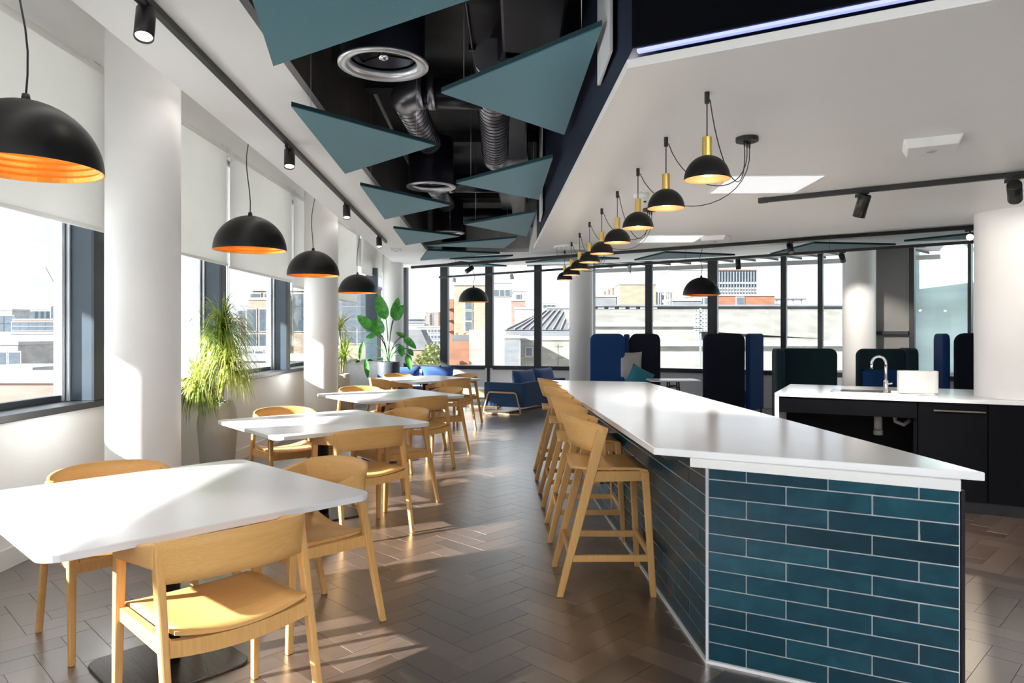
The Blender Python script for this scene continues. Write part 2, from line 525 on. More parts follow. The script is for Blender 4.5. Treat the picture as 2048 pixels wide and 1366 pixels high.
def herringbone():
    PL, PW, GAP = .372, .132, .0016
    rt = math.sqrt(.5)
    rnd = random.Random(3)
    items = []
    room = [(-3.08, -.5), (8.4, -.5), (8.4, 10.9), (7.25, 12.0), (4.7, 13.75), (1.2, 15.35), (-2.7, 16.2), (-3.08, 13.9)]
    def inside(x, y):
        c = False
        for i in range(len(room)):
            (x0, y0), (x1, y1) = room[i], room[i - 1]
            if (y0 > y) != (y1 > y) and x < (x1 - x0) * (y - y0) / (y1 - y0) + x0: c = not c
        return c
    x_valley = -.18
    for ch in range(-9, 20):
        for i in range(-10, 110):
            for kind in (0, 1):
                # piece rectangle in the tilted (a, b) frame of the weave
                a0, b0 = i * PW + ch * PL, i * PW - ch * PL
                if kind == 0: r = (a0, a0 + PL, b0, b0 + PW)
                else: r = (a0, a0 + PW, b0 + PW, b0 + PW + PL)
                ca, cb = (r[0] + r[1]) / 2, (r[2] + r[3]) / 2
                x = (ca - cb) * rt + x_valley; y = (ca + cb) * rt
                if y < .3 or not inside(x, y): continue
                items.append((x, y, kind, r))
    def corners(r):
        q = [(r[0] + GAP / 2, r[2] + GAP / 2), (r[1] - GAP / 2, r[2] + GAP / 2), (r[1] - GAP / 2, r[3] - GAP / 2), (r[0] + GAP / 2, r[3] - GAP / 2)]
        return [((a - b) * rt + x_valley, (a + b) * rt) for a, b in q]
    def mesh(name, its, ox=0, oy=0):
        v = []; f = []; tone = []; uvs = []
        for (x, y, kind, r) in its:
            cs = corners(r); o = len(v)
            dz = rnd.uniform(-.0004, .0004)
            e = .0012
            cx = sum(c[0] for c in cs) / 4; cy = sum(c[1] for c in cs) / 4
            top = [(cx + (px - cx) * (1 - e * 3), cy + (py - cy) * (1 - e * 3)) for px, py in cs]
            v += [(px - ox, py - oy, -.006) for px, py in cs] + [(px - ox, py - oy, -.0012) for px, py in cs] + [(px - ox, py - oy, dz) for px, py in top]
            fs = [(o + 8, o + 9, o + 10, o + 11)]
            for k in range(4):
                k2 = (k + 1) % 4
                fs += [(o + k, o + k2, o + 4 + k2, o + 4 + k), (o + 4 + k, o + 4 + k2, o + 8 + k2, o + 8 + k)]
            f += fs
            t = rnd.random(); tone += [t] * len(fs)
            u0, w0 = rnd.uniform(0, 9), rnd.uniform(0, 9)
            le, wi = (PL, PW) if kind == 0 else (PW, PL)
            base = [(0, 0), (le, 0), (le, wi), (0, wi)]
            if kind == 1: base = [(b, a) for a, b in base]
            base = [(u0 + a, w0 + b) for a, b in base]
            for q in fs: uvs += [base[(k - o) % 4] for k in q]
        me = bpy.data.meshes.new(name)
        me.from_pydata(v, [], f)
        at = me.attributes.new('tone', 'FLOAT', 'FACE')
        at.data.foreach_set('value', tone)
        ul = me.uv_layers.new(name='UVMap')
        ul.data.foreach_set('uv', [c for p in uvs for c in p])
        me.materials.append(M['plank'])
        o = bpy.data.objects.new(name, me)
        COL.objects.link(o); o.parent = FLOOR
        return o
    def size(it):
        x, y = it[0], it[1]
        if y < 1.6 or abs(x / y) > .74: return 99 + y
        if 1.42 / y > .50: return 60 + y
        if .62 < x < 1.75 and y > 2.5 and x - .85 > (3.1 - y) * 1.7 and y < 7.6: return 50 + y      # under the bar
        return y + .15 * abs(x)
    items.sort(key=size)
    for it in items[:300]:
        mesh('plank', [it], it[0], it[1]).location = (it[0], it[1], 0)
    rest = mesh('plank_field', items[300:])
    rest['kind'] = 'stuff'
herringbone()

# left wall with its window bays
wl = MB().box(-3.42, LX, -3.2, 13.95, 0, .90).box(-3.42, LX, -3.2, 13.95, 3.40, SLAB)
struct(wl.build('wall_left', M['white']), 'white wall below and above the left-hand windows')
struct(MB().box(LX, LX + .016, -3.0, 13.9, 0, .125).build('baseboard_left', M['white'], bevel=.003), 'white skirting board along the left wall')
struct(MB().box(-3.40, LX + .035, -3.2, 13.95, .885, .93).build('trim_1', M['frame'], bevel=.004), 'dark sill board under the left-hand windows')
struct(MB().box(-6.85, -3.42, -9, 19, 3.42, 3.56).build('trim_2', M['white']), 'roof overhang outside the left-hand windows')
wi = 0
for k in range(len(BAYS) - 1):
    y0, y1 = BAYS[k], BAYS[k + 1]
    wi += 1
    w = bpy.data.objects.new('window_%d' % wi, None); COL.objects.link(w)
    w.location = (LX, y0, .93); struct(w, 'left window bay no. %d counted from behind the viewer' % (k + 1))
    MB().box(-.232, -.220, .10, y1 - y0, .04, 2.44).build('pane', M['glass'], w)
    MB().box(-.25, -.20, .10, y1 - y0, 0, .045).box(-.25, -.20, .10, y1 - y0, 2.43, 2.47).build('rail', M['frame'], w, bevel=.003)
    MB().box(-.23, 0, 0, .115, 0, 2.47).build('fin', M['fin'], w, bevel=.004)
    MB().box(-.012, .012, -.006, .121, 0, 2.47).build('fin_cap', M['frame'], w, bevel=.003)
    MB().box(-.255, -.19, -.055, .0, 0, 2.47).box(-.185, -.16, -.02, .0, 0, 2.47).build('bead', M['alu'], w, bevel=.003)

# corner between the left wall and the far glazing
struct(MB().prism([(-3.42, 13.95), (LX, 13.95), (-3.0, 14.3), (-2.72, 16.16), (-3.1, 16.3)], 0, .86).prism([(-3.42, 13.95), (LX, 13.95), (-3.0, 14.3), (-2.72, 16.16), (-3.1, 16.3)], 2.75, SLAB).build('wall_corner', M['white']), 'white wall at the far left corner behind the big-leaved plant')
wi += 1
w = bpy.data.objects.new('window_%d' % wi, None); COL.objects.link(w); w.location = (-3.02, 13.95, .86)
struct(w, 'narrow window in the far left corner behind the big-leaved plant')
MB().beam((.02, .02, .95), (.28, 2.18, .95), .012, 1.9).build('pane', M['glass'], w)
MB().box(0.03, .27, .62, .74, 0, 1.9).build('fin', M['fin'], w, bevel=.004)
MB().beam((.0, .0, .02), (.28, 2.18, .02), .09, .04).build('rail', M['frame'], w)

# far wall: parapet and glazed bays
sill_z = .66
struct(MB().prism(FAR + FAR_OUT[::-1], 0, sill_z).build('wall_far', M['pale_grey']), 'pale grey parapet below the far windows')
struct(MB().prism(offset_path(FAR, .2) + offset_path(FAR, .4)[::-1], 3.12, SLAB).build('wall_far_top', M['white']), 'white band above the far windows')
dark = [(-2.539, 16.115, -2.376, 16.079), (-1.604, 15.911, -1.434, 15.874), (-.593, 15.691, -.428, 15.655), (.476, 15.458, .627, 15.425),
        (1.242, 15.284, 1.30, 15.26), (1.703, 15.104, 1.733, 15.093), (2.739, 14.702, 2.872, 14.65), (3.871, 14.139, 4.035, 14.052),
        (5.067, 13.474, 5.151, 13.423), (5.62, 13.134, 5.692, 13.089), (6.0, 12.90, 6.05, 12.86), (6.801, 12.232, 6.86, 12.184), (7.439, 11.661, 7.474, 11.626), (8.25, 10.85, 8.3, 10.8)]
for k in range(len(dark)):
    wi += 1
    x0, y0, x1, y1 = dark[k]
    t = Vector((x1 - x0, y1 - y0, 0)).normalized(); nrm = Vector((-t.y, t.x, 0))
    w = bpy.data.objects.new('window_%d' % wi, None); COL.objects.link(w); w.location = (x0, y0, sill_z)
    struct(w, 'far window bay no. %d counted from the left corner' % (k + 1))
    H = 3.12 - sill_z
    a = Vector((0, 0, 0)); b = Vector((x1 - x0, y1 - y0, 0))
    q = lambda p, z: (p.x, p.y, z)
    MB().hexa([q(a, 0), q(b, 0), q(b + nrm * .14, 0), q(a + nrm * .14, 0)], [q(a, H), q(b, H), q(b + nrm * .14, H), q(a + nrm * .14, H)]).build('mullion', M['frame'], w, bevel=.004)
    if k + 1 < len(dark):
        c = Vector((dark[k + 1][0] - x0, dark[k + 1][1] - y0, 0))
        def bar(z0, z1, n0, n1):
            # follows the wall between the two mullions
            return MB().hexa([q(b + nrm * n0, z0), q(c + nrm * n0, z0), q(c + nrm * n1, z0), q(b + nrm * n1, z0)], [q(b + nrm * n0, z1), q(c + nrm * n0, z1), q(c + nrm * n1, z1), q(b + nrm * n1, z1)])
        if k == 10:
            bar(0, H, .06, .10).build('panel', M['grey_wall'], w)
            bar(.74, .80, -.06, .06).build('ledge', M['frame'], w, bevel=.004)
        else:
            bar(.05, H - .05, .07, .082).build('pane', M['glass'], w)
        bar(-.03, .055, -.02, .14).build('rail', M['frame'], w, bevel=.004)
        bar(H - .06, H, 0, .14).build('rail', M['frame'], w, bevel=.004)
# dark joint in the parapet
struct(MB().hexa([(-.55, 15.665, 0), (-.49, 15.651, 0), (-.485, 15.671, 0), (-.545, 15.685, 0)], [(-.55, 15.665, sill_z), (-.49, 15.651, sill_z), (-.485, 15.671, sill_z), (-.545, 15.685, sill_z)]).build('trim_3', M['frame']), 'dark upright joint in the pale parapet between coffee table and sofa')

# remaining walls (beside and behind the viewer)
struct(MB().box(8.3, 8.5, -3.2, 10.85, 0, SLAB).build('wall_right', M['white']), 'white wall on the right beyond the kitchen')
struct(MB().box(-3.42, 8.5, -3.4, -3.2, 0, SLAB).build('wall_back', M['white']), 'white wall behind the viewer')

# ceilings
struct(MB().prism([(-3.5, -3.4), (8.6, -3.4), (8.6, 11), (7.3, 12.4), (4.8, 14.2), (1.3, 15.9), (-2.8, 16.7), (-3.5, 14.2)], SLAB, SLAB + .25).build('ceiling_slab', M['concrete']), 'dark painted concrete slab above the open ceiling void')
SOFFIT = [(.425, 2.64), (.25, 8.25), (1.2, 8.5), (4.3, 6.25), (8.3, 3.9), (8.3, -1.66)]
raft = [(-1.636, -3.2), (-1.10, -3.2), (-1.187, 3.1), (-1.227, 3.885), (-1.32, 6.31), (-1.50, 12.7), (.30, 12.7), (.30, 8.3), (1.2, 8.53), (4.3, 6.3), (8.3, 3.95)] + [(x, y) for x, y in FAR_IN[::-1]] + [(-2.47, 15.6)]
raft[11] = (8.3, 10.2)
cl = struct(MB().prism(raft, CEIL, CEIL + .06).build('ceiling', M['ceil']), 'white plasterboard ceiling raft around the open void')
struct(MB().prism([(-3.05, -3.2), (-1.10, -3.2), (-1.187, 3.1), (-1.5, 12.7), (-1.5, 15.9), (-3.05, 15.9)], SLAB - .03, SLAB).build('ceiling_recess', M['ceil']), 'white recess top above the roller blinds')
struct(MB().beam((-1.72, -3.1, CEIL + .085), (-2.40, 15.4, CEIL + .085), .05, .02).build('trim_8', M['recess_fill']), 'unseen light strip added on the ceiling raft to brighten the blind recess')  # no such lamp in view; added to brighten the recess
# upstand boards round the void
vs = MB()
vl = [(-1.10, -3.2), (-1.187, 3.1), (-1.227, 3.885), (-1.32, 6.31), (-1.50, 12.7)]
for (x0, y0), (x1, y1) in zip(vl, vl[1:]):
    vs.hexa([(x0 - .03, y0, CEIL + .06), (x0, y0, CEIL + .06), (x1, y1, CEIL + .06), (x1 - .03, y1, CEIL + .06)], [(x0 - .03, y0, SLAB), (x0, y0, SLAB), (x1, y1, SLAB), (x1 - .03, y1, SLAB)])
M['void_board'] = vary(mat('void_side_board', (.085, .075, .07), .45), (.075, .066, .06), (.095, .084, .078), (2, 2, 2), 2)
struct(vs.build('trim_4', M['void_board']), 'grey-brown upstand board along the left of the ceiling void')
struct(MB().box(-1.53, .32, 12.7, 12.73, CEIL + .06, SLAB).build('trim_5', M['pale_grey']), 'pale upstand board closing the far end of the ceiling void')

# dropped soffit over the bar: white raft, dark bulkhead above it
struct(MB().prism(SOFFIT, SOF, SOF + .034).build('ceiling_soffit', M['soffit'], bevel=.003), 'white dropped soffit raft over the bar')
box_poly = [(.45, 2.655), (.285, 8.22), (1.2, 8.46), (4.3, 6.2), (8.28, 3.85), (8.28, -1.63)]
struct(MB().prism(box_poly, SOF + .08, SLAB).build('bulkhead', M['navy']), 'navy bulkhead box above the white soffit')
struct(MB().hexa([(.45, 2.655, SOF + .082), (8.28, -1.63, SOF + .082), (8.29, -1.60, SOF + .082), (.46, 2.68, SOF + .082)][::1], [(.45, 2.655, SLAB), (8.28, -1.63, SLAB), (8.29, -1.60, SLAB), (.46, 2.68, SLAB)]).build('bulkhead_front_shade', M['navy_in_shade'], loc=(-.006, -.012, 0)), 'front of the navy bulkhead, its shade painted black, facing the viewer')  # black sheet stands in for shade on the navy front
led = struct(MB().beam((.47, 2.668, SOF + .074), (8.2, -1.565, SOF + .074), .022, .012).build('trim_6', M['led_blue']), 'blue light strip along the front edge of the soffit')
struct(MB().beam((.475, 2.75, SOF + .060), (.315, 8.15, SOF + .060), .02, .012).build('trim_7', M['led_white']), 'white light strip along the left edge of the soffit')
struct(MB().prism([(.56, 2.75), (.40, 8.15), (1.2, 8.4), (4.3, 6.15), (8.2, 3.8), (8.2, -1.45)], SOF + .034, SOF + .08).build('bulkhead_hanger', M['navy']), 'recessed navy packing between soffit and bulkhead')
for nm, y0, y1, x in (('a', 2.98, 3.40, .418), ('b', 7.0, 7.55, .30)):
    o = tag(MB().box(-.012, .004, y0 - y1, 0, 0, .95).build('wall_panel', M['pale_grey'], loc=(x, y1, 2.60), bevel=.003),
            'pale panel on the navy bulkhead, ' + ('nearer one beside the first right-hand teal triangle' if nm == 'a' else 'farther small one beside the small teal triangles'), 'panel')

# round columns
def column(x, y, r, label, top=SLAB, z0=0):
    c = MB().lathe([(r, z0), (r, top)], 64, smooth=True).build('column', M['column'], loc=(x, y, 0))
    struct(c, label)
    if z0 == 0: MB().lathe([(r, z0), (r + .012, z0), (r + .012, z0 + .09), (r, z0 + .095)], 64).build('skirting', M['white'], c)
    return c
column(-2.43, 4.71, .225, 'round white column by the nearest table', SLAB - .03)
column(-2.60, 9.73, .225, 'round white column between the two middle tables and the windows', SLAB - .03)
column(-2.46, 14.75, .215, 'round white column in the far left corner behind the big-leaved plant')
column(1.42, 14.62, .245, 'round white column at the far wall behind the bar end', CEIL)
column(5.93, 12.2, .26, 'round white column right of the far windows behind the teal sofas', CEIL)
column(4.13, 5.78, .33, 'large round white column rising through the kitchen worktop', SOF, .903)

# ------------------------------------------------------------------ bar counter with glazed tiles
def tile_mesh(w, h, t, seed):
    rnd = random.Random(seed)
    e = .002
    o = [(0, 0), (w, 0), (w, h), (0, h)]
    i = [(e, e), (w - e, e), (w - e, h - e), (e, h - e)]
    v = [(x, 0, z) for x, z in o] + [(x, -t * .55, z) for x, z in o] + [(x, -t + rnd.uniform(-.0007, .0007), z) for x, z in i]
    f = [(8, 9, 10, 11)]
    for k in range(4):
        k2 = (k + 1) % 4
        f += [(k, k2, 4 + k2, 4 + k), (4 + k, 4 + k2, 8 + k2, 8 + k)]
    me = bpy.data.meshes.new('tile')
    me.from_pydata(v, [], f)
    me.attributes.new('tone', 'FLOAT', 'FACE').data.foreach_set('value', [rnd.random()] * len(f))
    ul = me.uv_layers.new(name='UVMap')
    u0, v0 = rnd.uniform(0, 20), rnd.uniform(0, 20)
    ul.data.foreach_set('uv', [c for q in f for k in q for c in (u0 + v[k][0], v0 + v[k][2])])
    me.materials.append(M['tile'])
    return me

def build_bar():
    P = Vector((.844, 3.082)); E = Vector((1.655, 2.632)); F = Vector((.64, 7.6)); G = Vector((1.42, 7.3))
    t = thing('bar_counter', 'long white-topped bar counter clad in dark teal brick tiles', 'bar counter', (P.x, P.y, 0))
    loc = lambda p: (p[0] - P.x, p[1] - P.y)
    MB().prism([loc(P + Vector((.004, .006))), loc(E + Vector((0, .006))), loc(G), loc(F)], 0, .84).build('body', M['grout'], t)
    # worktop and the band under it
    A = (.634, 3.19); B = (1.735, 2.618); Cc = (1.414, 7.52); D = (.405, 7.83)
    MB().prism([loc(A), loc(B), loc(Cc), loc(D)], .878, .91).build('worktop', M['quartz'], t, bevel=.003)
    n = (E - P).normalized(); nn = Vector((n.y, -n.x))
    MB().prism([loc(P - n * .075 + nn * .006), loc(E + nn * .006), loc(E + nn * -.1), loc(P - n * .045 - nn * .10)], .838, .878).build('apron', M['apron'], t, bevel=.002)
    MB().prism([loc((.700, 3.25)), loc((.85, 3.2)), loc((1.36, 7.4)), loc((.56, 7.6))], .845, .878).build('support_frame', M['black'], t)
    # black end panel on the right, corner strip, base strips
    MB().prism([loc(E + Vector((.002, -.002))), loc(E + Vector((.022, .01))), loc(G + Vector((.02, 0))), loc(G)], 0, .84).build('end_panel', M['black_paint'], t)
    MB().limb((*loc(P + nn * .004 + Vector((-.003, 0))), 0), (*loc(P + nn * .004 + Vector((-.003, 0))), .84), .010, .010).build('corner_strip', M['alu'], t)
    l = (F - P).normalized(); ln = Vector((-l.y, l.x))
    MB().prism([loc(P), loc(E), loc(E + nn * .012), loc(P + nn * .012)], 0, .012).build('base_strip', M['apron'], t)
    MB().prism([loc(P), loc(F), loc(F + ln * .012), loc(P + ln * .012)], 0, .012).build('base_strip', M['apron'], t)
    # tiles: z courses of 78 mm, tiles 315 mm, half bond
    CH, TL, J = .0779, .3155, .0050
    seed = [100]
    def face(O, e, length, starts, ang, flip):
        rows = int(.84 / CH) + 1
        for r in range(rows):
            z0 = .013 + r * CH + J / 2; z1 = min(.013 + (r + 1) * CH - J / 2, .838)
            if z1 - z0 < .01: continue
            first = starts[r % 2]
            cuts = [0.0, first]
            while cuts[-1] < length - 1e-4: cuts.append(min(cuts[-1] + TL, length))
            for a, b in zip(cuts, cuts[1:]):
                if b - a < .02: continue
                w = b - a - J
                seed[0] += 1
                o = bpy.data.objects.new('tile', tile_mesh(w, z1 - z0, .0014, seed[0]))
                COL.objects.link(o); o.parent = t
                s = (b - J / 2) if flip else (a + J / 2)
                p = O + e * s
                o.location = (p.x - P.x, p.y - P.y, z0)
                o.rotation_euler = (0, 0, ang)
    face(P + n * .004, n, (E - P).length - .008, (.158, .3155), math.atan2(n.y, n.x), False)
    # the left face runs away from the viewer; its tiles look towards the stools
    face(P + l * .006, l, (F - P).length - .01, (.107, .262), math.atan2(-l.y, -l.x), True)
build_bar()

# ------------------------------------------------------------------ seating
def shell(hw, ye, bulge, ze, zm, be, bm_, th, tuck=.0, n=22, m=5):
    """bent plywood back: half-ellipse in plan, top edge ze..zm, bottom edge be..bm_"""
    mb = MB()
    rows = []
    for j in range(m):
        for side in (0, 1): pass
    def pt(a, s, off):
        c = math.cos(a); k = c ** .8 if c > 0 else 0
        zt = ze + (zm - ze) * k; zb = be + (bm_ - be) * k
        z = zb + (zt - zb) * s
        w = hw - off - tuck * (1 - s) * .35
        b = bulge - off - tuck * (1 - s)
        return (w * math.sin(a), ye - b * max(c, 0), z)
    A = [-PI / 2 + PI * i / n for i in range(n + 1)]
    outer = [pt(a, j / (m - 1), 0) for j in range(m) for a in A]
    inner = [pt(a, j / (m - 1), th) for j in range(m) for a in A]
    w = n + 1
    mb.grid(outer, w, m); mb.grid(inner, w, m)
    o2 = w * m
    for i in range(n):
        for j, fl in ((0, 0), (m - 1, 1)):
            mb.f.append((j * w + i, j * w + i + 1, o2 + j * w + i + 1, o2 + j * w + i)); mb.sm.append(False)
    for j in range(m - 1):
        for i in (0, n):
            mb.f.append((j * w + i, (j + 1) * w + i, o2 + (j + 1) * w + i, o2 + j * w + i)); mb.sm.append(False)
    return mb

def seat_board(hw, y0, y1, z, dish, th, taper=.0, nu=11, nv=8):
    mb = MB()
    def pt(u, v, dz):
        x = (hw - taper * (1 - v)) * u; y = y0 + (y1 - y0) * v
        d = dish * (1 - u * u) * (1 - .75 * v)
        back = .012 * max(0, .25 - v) / .25 * (abs(u) ** 2)
        roll = -.012 * max(0, v - .85) / .15
        return (x, y, z - d + back + roll + dz)
    U = [-1 + 2 * i / (nu - 1) for i in range(nu)]; V = [j / (nv - 1) for j in range(nv)]
    mb.grid([pt(u, v, 0) for v in V for u in U], nu, nv)
    mb.grid([pt(u, v, -th) for v in V for u in U], nu, nv)
    o = nu * nv
    for i in range(nu - 1):
        for j in (0, nv - 1):
            mb.f.append((j * nu + i, j * nu + i + 1, o + j * nu + i + 1, o + j * nu + i)); mb.sm.append(False)
    for j in range(nv - 1):
        for i in (0, nu - 1):
            mb.f.append((j * nu + i, (j + 1) * nu + i, o + (j + 1) * nu + i, o + j * nu + i)); mb.sm.append(False)
    return mb

def make_chair(label):
    t = thing('armchair', label, 'chair', group='oak armchairs at the white tables')
    for s in (-1, 1):
        MB().limb((s * .262, .232, 0), (s * .258, .208, .635), .026, .030, .036, .042).build('leg', M['oak'], t, bevel=.006)
        MB().limb((s * .264, -.275, 0), (s * .254, -.125, .737), .027, .030, .030, .046).build('leg', M['oak'], t, bevel=.006)
        # arm: tapered plank from the back shell to the front leg
        x0, x1 = s * .258 - .017, s * .258 + .017
        MB().hexa([(x0, -.14, .655), (x1, -.14, .655), (x1, .236, .618), (x0, .236, .618)], [(x0, -.14, .742), (x1, -.14, .742), (x1, .236, .660), (x0, .236, .660)]).build('armrest', M['oak_ply'], t, bevel=.008)
    shell(.268, -.12, .168, .738, .777, .598, .626, .012, tuck=.03).build('backrest', M['oak_ply'], t)
    seat_board(.232, -.215, .245, .458, .024, .013).build('seat', M['oak_ply'], t)
    fr = MB()
    for s in (-1, 1):
        fr.hexa([(s * .25 - .012, -.20, .388), (s * .25 + .012, -.20, .388), (s * .25 + .012, .235, .400), (s * .25 - .012, .235, .400)], [(s * .25 - .012, -.20, .444), (s * .25 + .012, -.20, .444), (s * .25 + .012, .235, .446), (s * .25 - .012, .235, .446)])
    fr.box(-.245, .245, .205, .230, .388, .436)
    # rear rail bows down with the seat
    for i in range(8):
        xa, xb = -.245 + .49 * i / 8, -.245 + .49 * (i + 1) / 8
        za, zb = .442 - .024 * (1 - (xa / .245) ** 2), .442 - .024 * (1 - (xb / .245) ** 2)
        fr.hexa([(xa, -.212, za - .055), (xb, -.212, zb - .055), (xb, -.188, zb - .055), (xa, -.188, za - .055)], [(xa, -.212, za - .001), (xb, -.212, zb - .001), (xb, -.188, zb - .001), (xa, -.188, za - .001)])
    fr.build('seat_frame', M['oak'], t)
    return t

def make_stool(label):
    t = thing('bar_stool', label, 'bar stool', group='oak bar stools along the tiled bar')
    fl = lambda z, s: (s * (.25 - .045 * z / .66), .25 - .035 * z / .66, z)
    rl = lambda z, s: (s * (.25 - .030 * z / .905), -.255 + .235 * z / .905, z)
    for s in (-1, 1):
        MB().limb(fl(0, s), fl(.668, s), .028, .032, .036, .040).build('leg', M['oak'], t, bevel=.005)
        MB().limb(rl(0, s), rl(.907, s), .028, .036, .034, .062).build('leg', M['oak'], t, bevel=.005)
    shell(.244, -.005, .235, .912, .972, .752, .800, .012, tuck=.055).build('backrest', M['oak_ply'], t)
    seat_board(.218, -.185, .228, .690, .018, .013, taper=.0).build('seat', M['oak_ply'], t)
    fr = MB()
    for s in (-1, 1):
        fr.beam((*rl(.645, s)[:2], .645), (*fl(.645, s)[:2], .645), .022, .055)
    fr.beam((-.2, .2, .645), (.2, .2, .645), .022, .05)
    fr.beam((-.2, -.085, .638), (.2, -.085, .638), .022, .045)
    fr.build('seat_frame', M['oak'], t)
    z = .205
    for s in (-1, 1):
        MB().beam(rl(z, s), fl(z, s), .020, .036).build('footrest', M['oak'], t, bevel=.003)
    MB().beam(fl(z + .012, -1), fl(z + .012, 1), .020, .036).build('footrest', M['oak'], t, bevel=.003)
    MB().beam(rl(z + .012, -1), rl(z + .012, 1), .020, .036).build('footrest', M['oak'], t, bevel=.003)
    return t

stool0 = make_stool('oak bar stool nearest the viewer, at the near end of the tiled bar')
stool0.location = (.512, 4.10, 0); stool0.rotation_euler = (0, 0, R(-90))
for lab, x, y, a in (('second oak bar stool along the tiled bar from the near end', .512, 5.09, -90.5), ('third oak bar stool along the tiled bar, second from the sofa end', .505, 6.08, -89.5), ('farthest oak bar stool along the tiled bar, closest to the blue sofa', .492, 7.17, -90)):
    copy_tree(stool0, lab, loc=(x, y, 0), rz=R(a))

def make_table(label):
    t = thing('dining_table', label, 'table', group='square white pedestal tables')
    MB().prism(rrect(-.622, .622, -.622, .622, .075, 6), .702, .730).build('tabletop', M['tabletop'], t, bevel=.004)
    MB().lathe([(0, .012), (.045, .012), (.045, .69), (.16, .69), (.16, .702), (0, .702)], 24).build('pedestal', M['black'], t)
    MB().prism(rrect(-.255, .255, -.255, .255, .07, 6), 0, .012).build('base_plate', M['steel'], t, bevel=.003)
    return t
TABLES = [(-1.475, 3.07, 46.6), (-1.49, 5.62, 40), (-1.38, 8.08, 38.5), (-1.33, 10.95, 42)]
ordn = ['nearest white table', 'second white table', 'third white table', 'farthest white table']
tl = ['nearest square white pedestal table, sunlit on its window half', 'square white pedestal table beside the tall pale planter, second from the viewer', 'square white pedestal table by the second column, third from the viewer', 'farthest square white pedestal table, in front of the blue sofa by the plant']
table0 = None; chair0 = None
for i, (x, y, a) in enumerate(TABLES):
    if table0 is None:
        table0 = make_table(tl[0]); table0.location = (x, y, 0); table0.rotation_euler = (0, 0, R(a))
    else: copy_tree(table0, tl[i], loc=(x, y, 0), rz=R(a))
    e = Vector((math.cos(R(a)), math.sin(R(a)))); n = Vector((-e.y, e.x))
    spots = [(-n * .625, a, 'on the near side of the %s, back turned to the viewer'), (e * .635, a + 90, 'at the aisle corner behind the %s, facing the windows'), (n * .625, a + 180, 'on the window side of the %s, curved back showing over it')]
    if i == 3: spots.append((-e * .64, a - 90, 'at the window-side left corner of the %s'))
    rn = random.Random(20 + i)
    for off, rz, txt in spots:
        lab = 'oak armchair ' + txt % ordn[i]
        p = (x + off.x, y + off.y, 0)
        if i == 0: p = (p[0] + (-.05, .02, .06)[spots.index((off, rz, txt))], p[1] + (-.05, -.02, -.10)[spots.index((off, rz, txt))], 0)
        ang = R(rz + (rn.uniform(-2, 2) if i else 0))
        if chair0 is None:
            chair0 = make_chair(lab); chair0.location = p; chair0.rotation_euler = (0, 0, ang)
        else: copy_tree(chair0, lab, loc=p, rz=ang)

# ------------------------------------------------------------------ sofas, coffee table, booths
def slab(mb, p0, p1, th, z0, z1, r, n=6, r0=0.0):
    """upright padded slab from p0 to p1 (plan), rounded top corners"""
    a = Vector(p0); b = Vector(p1); t = (b - a); Lh = t.length; t.normalize(); nr = Vector((-t.y, t.x)) * (th / 2)
    prof = [(0, z0), (Lh, z0)] + arc((Lh - r, z1 - r), r, 0, PI / 2, n) + arc((r, z1 - r), r, PI / 2, PI, n)
    k = len(prof)
    vs = [(a.x + t.x * s - nr.x, a.y + t.y * s - nr.y, z) for s, z in prof] + [(a.x + t.x * s + nr.x, a.y + t.y * s + nr.y, z) for s, z in prof]
    fs = [tuple(range(k)), tuple(range(2 * k - 1, k - 1, -1))] + [(i, k + i, k + (i + 1) % k, (i + 1) % k) for i in range(k)]
    return mb.add(vs, fs)

def pillow(w, h, d, n=10):
    """soft cushion in the local x-z plane, thickness along y"""
    mb = MB()
    for s in (-1, 1):
        pts = []
        for j in range(n + 1):
            for i in range(n + 1):
                u = -1 + 2 * i / n; v = -1 + 2 * j / n
                k = ((1 - u ** 4) * (1 - v ** 4)) ** .5
                pin = 1 - .06 * (1 - abs(u) ** 2) * abs(v) - .06 * (1 - abs(v) ** 2) * abs(u)
                pts.append((u * w / 2 * pin, s * d / 2 * k, v * h / 2 * pin + h / 2))
        mb.grid(pts, n + 1, n + 1)
    return mb

def make_sofa(label, ln):
    t = thing('sofa', label, 'sofa')
    slab(MB(), (0.0, .04), (.79, .04), .08, .14, .56, .02).build('side_panel', M['sofa_blue'], t, bevel=.012)
    slab(MB(), (0.0, ln - .04), (.79, ln - .04), .08, .14, .56, .02).build('side_panel', M['sofa_blue'], t, bevel=.012)
    slab(MB(), (.75, .08), (.75, ln - .08), .08, .14, .57, .02).build('back_panel', M['sofa_blue'], t, bevel=.012)
    MB().box(.0, .71, .08, ln - .08, .14, .25).build('seat_base', M['sofa_blue'], t, bevel=.012)
    half = (ln - .16) / 2
    for k in (0, 1):
        MB().box(.0, .70, .085 + k * half, .075 + (k + 1) * half, .25, .41).build('seat_cushion', M['blue_soft'], t, bevel=.03, bseg=3)
        c = pillow(half * .98, .42, .2).build('back_cushion', M['blue_soft'], t, loc=(.60, .08 + half * (k + .5), .36))
        c.rotation_euler = (0, R(14), R(90))
        c.rotation_euler = Matrix.Rotation(R(14), 3, 'Y').to_4x4().to_euler() if False else (R(-12), 0, R(90))
    for y in (-.02, ln + .02):
        pts = [(.02, 0.012)] + [(.02, .012)]
        loop = [(.05, .015), (.70, .015), (.745, .04), (.735, .09), (.665, .355), (.64, .385), (.60, .39), (.16, .39), (.12, .385), (.095, .355), (.015, .09), (.005, .04)]
        MB().tube([(x, y, z) for x, z in loop], .015, 8, closed=True).build('loop_leg', M['oak_pale'], t)
    MB().beam((.37, -.02, .015), (.37, ln + .02, .015), .05, .02).build('runner', M['oak'], t, bevel=.004)
    return t
s1 = make_sofa('dark blue sofa with bent wooden loop leg, side-on near the bar end', 1.75)
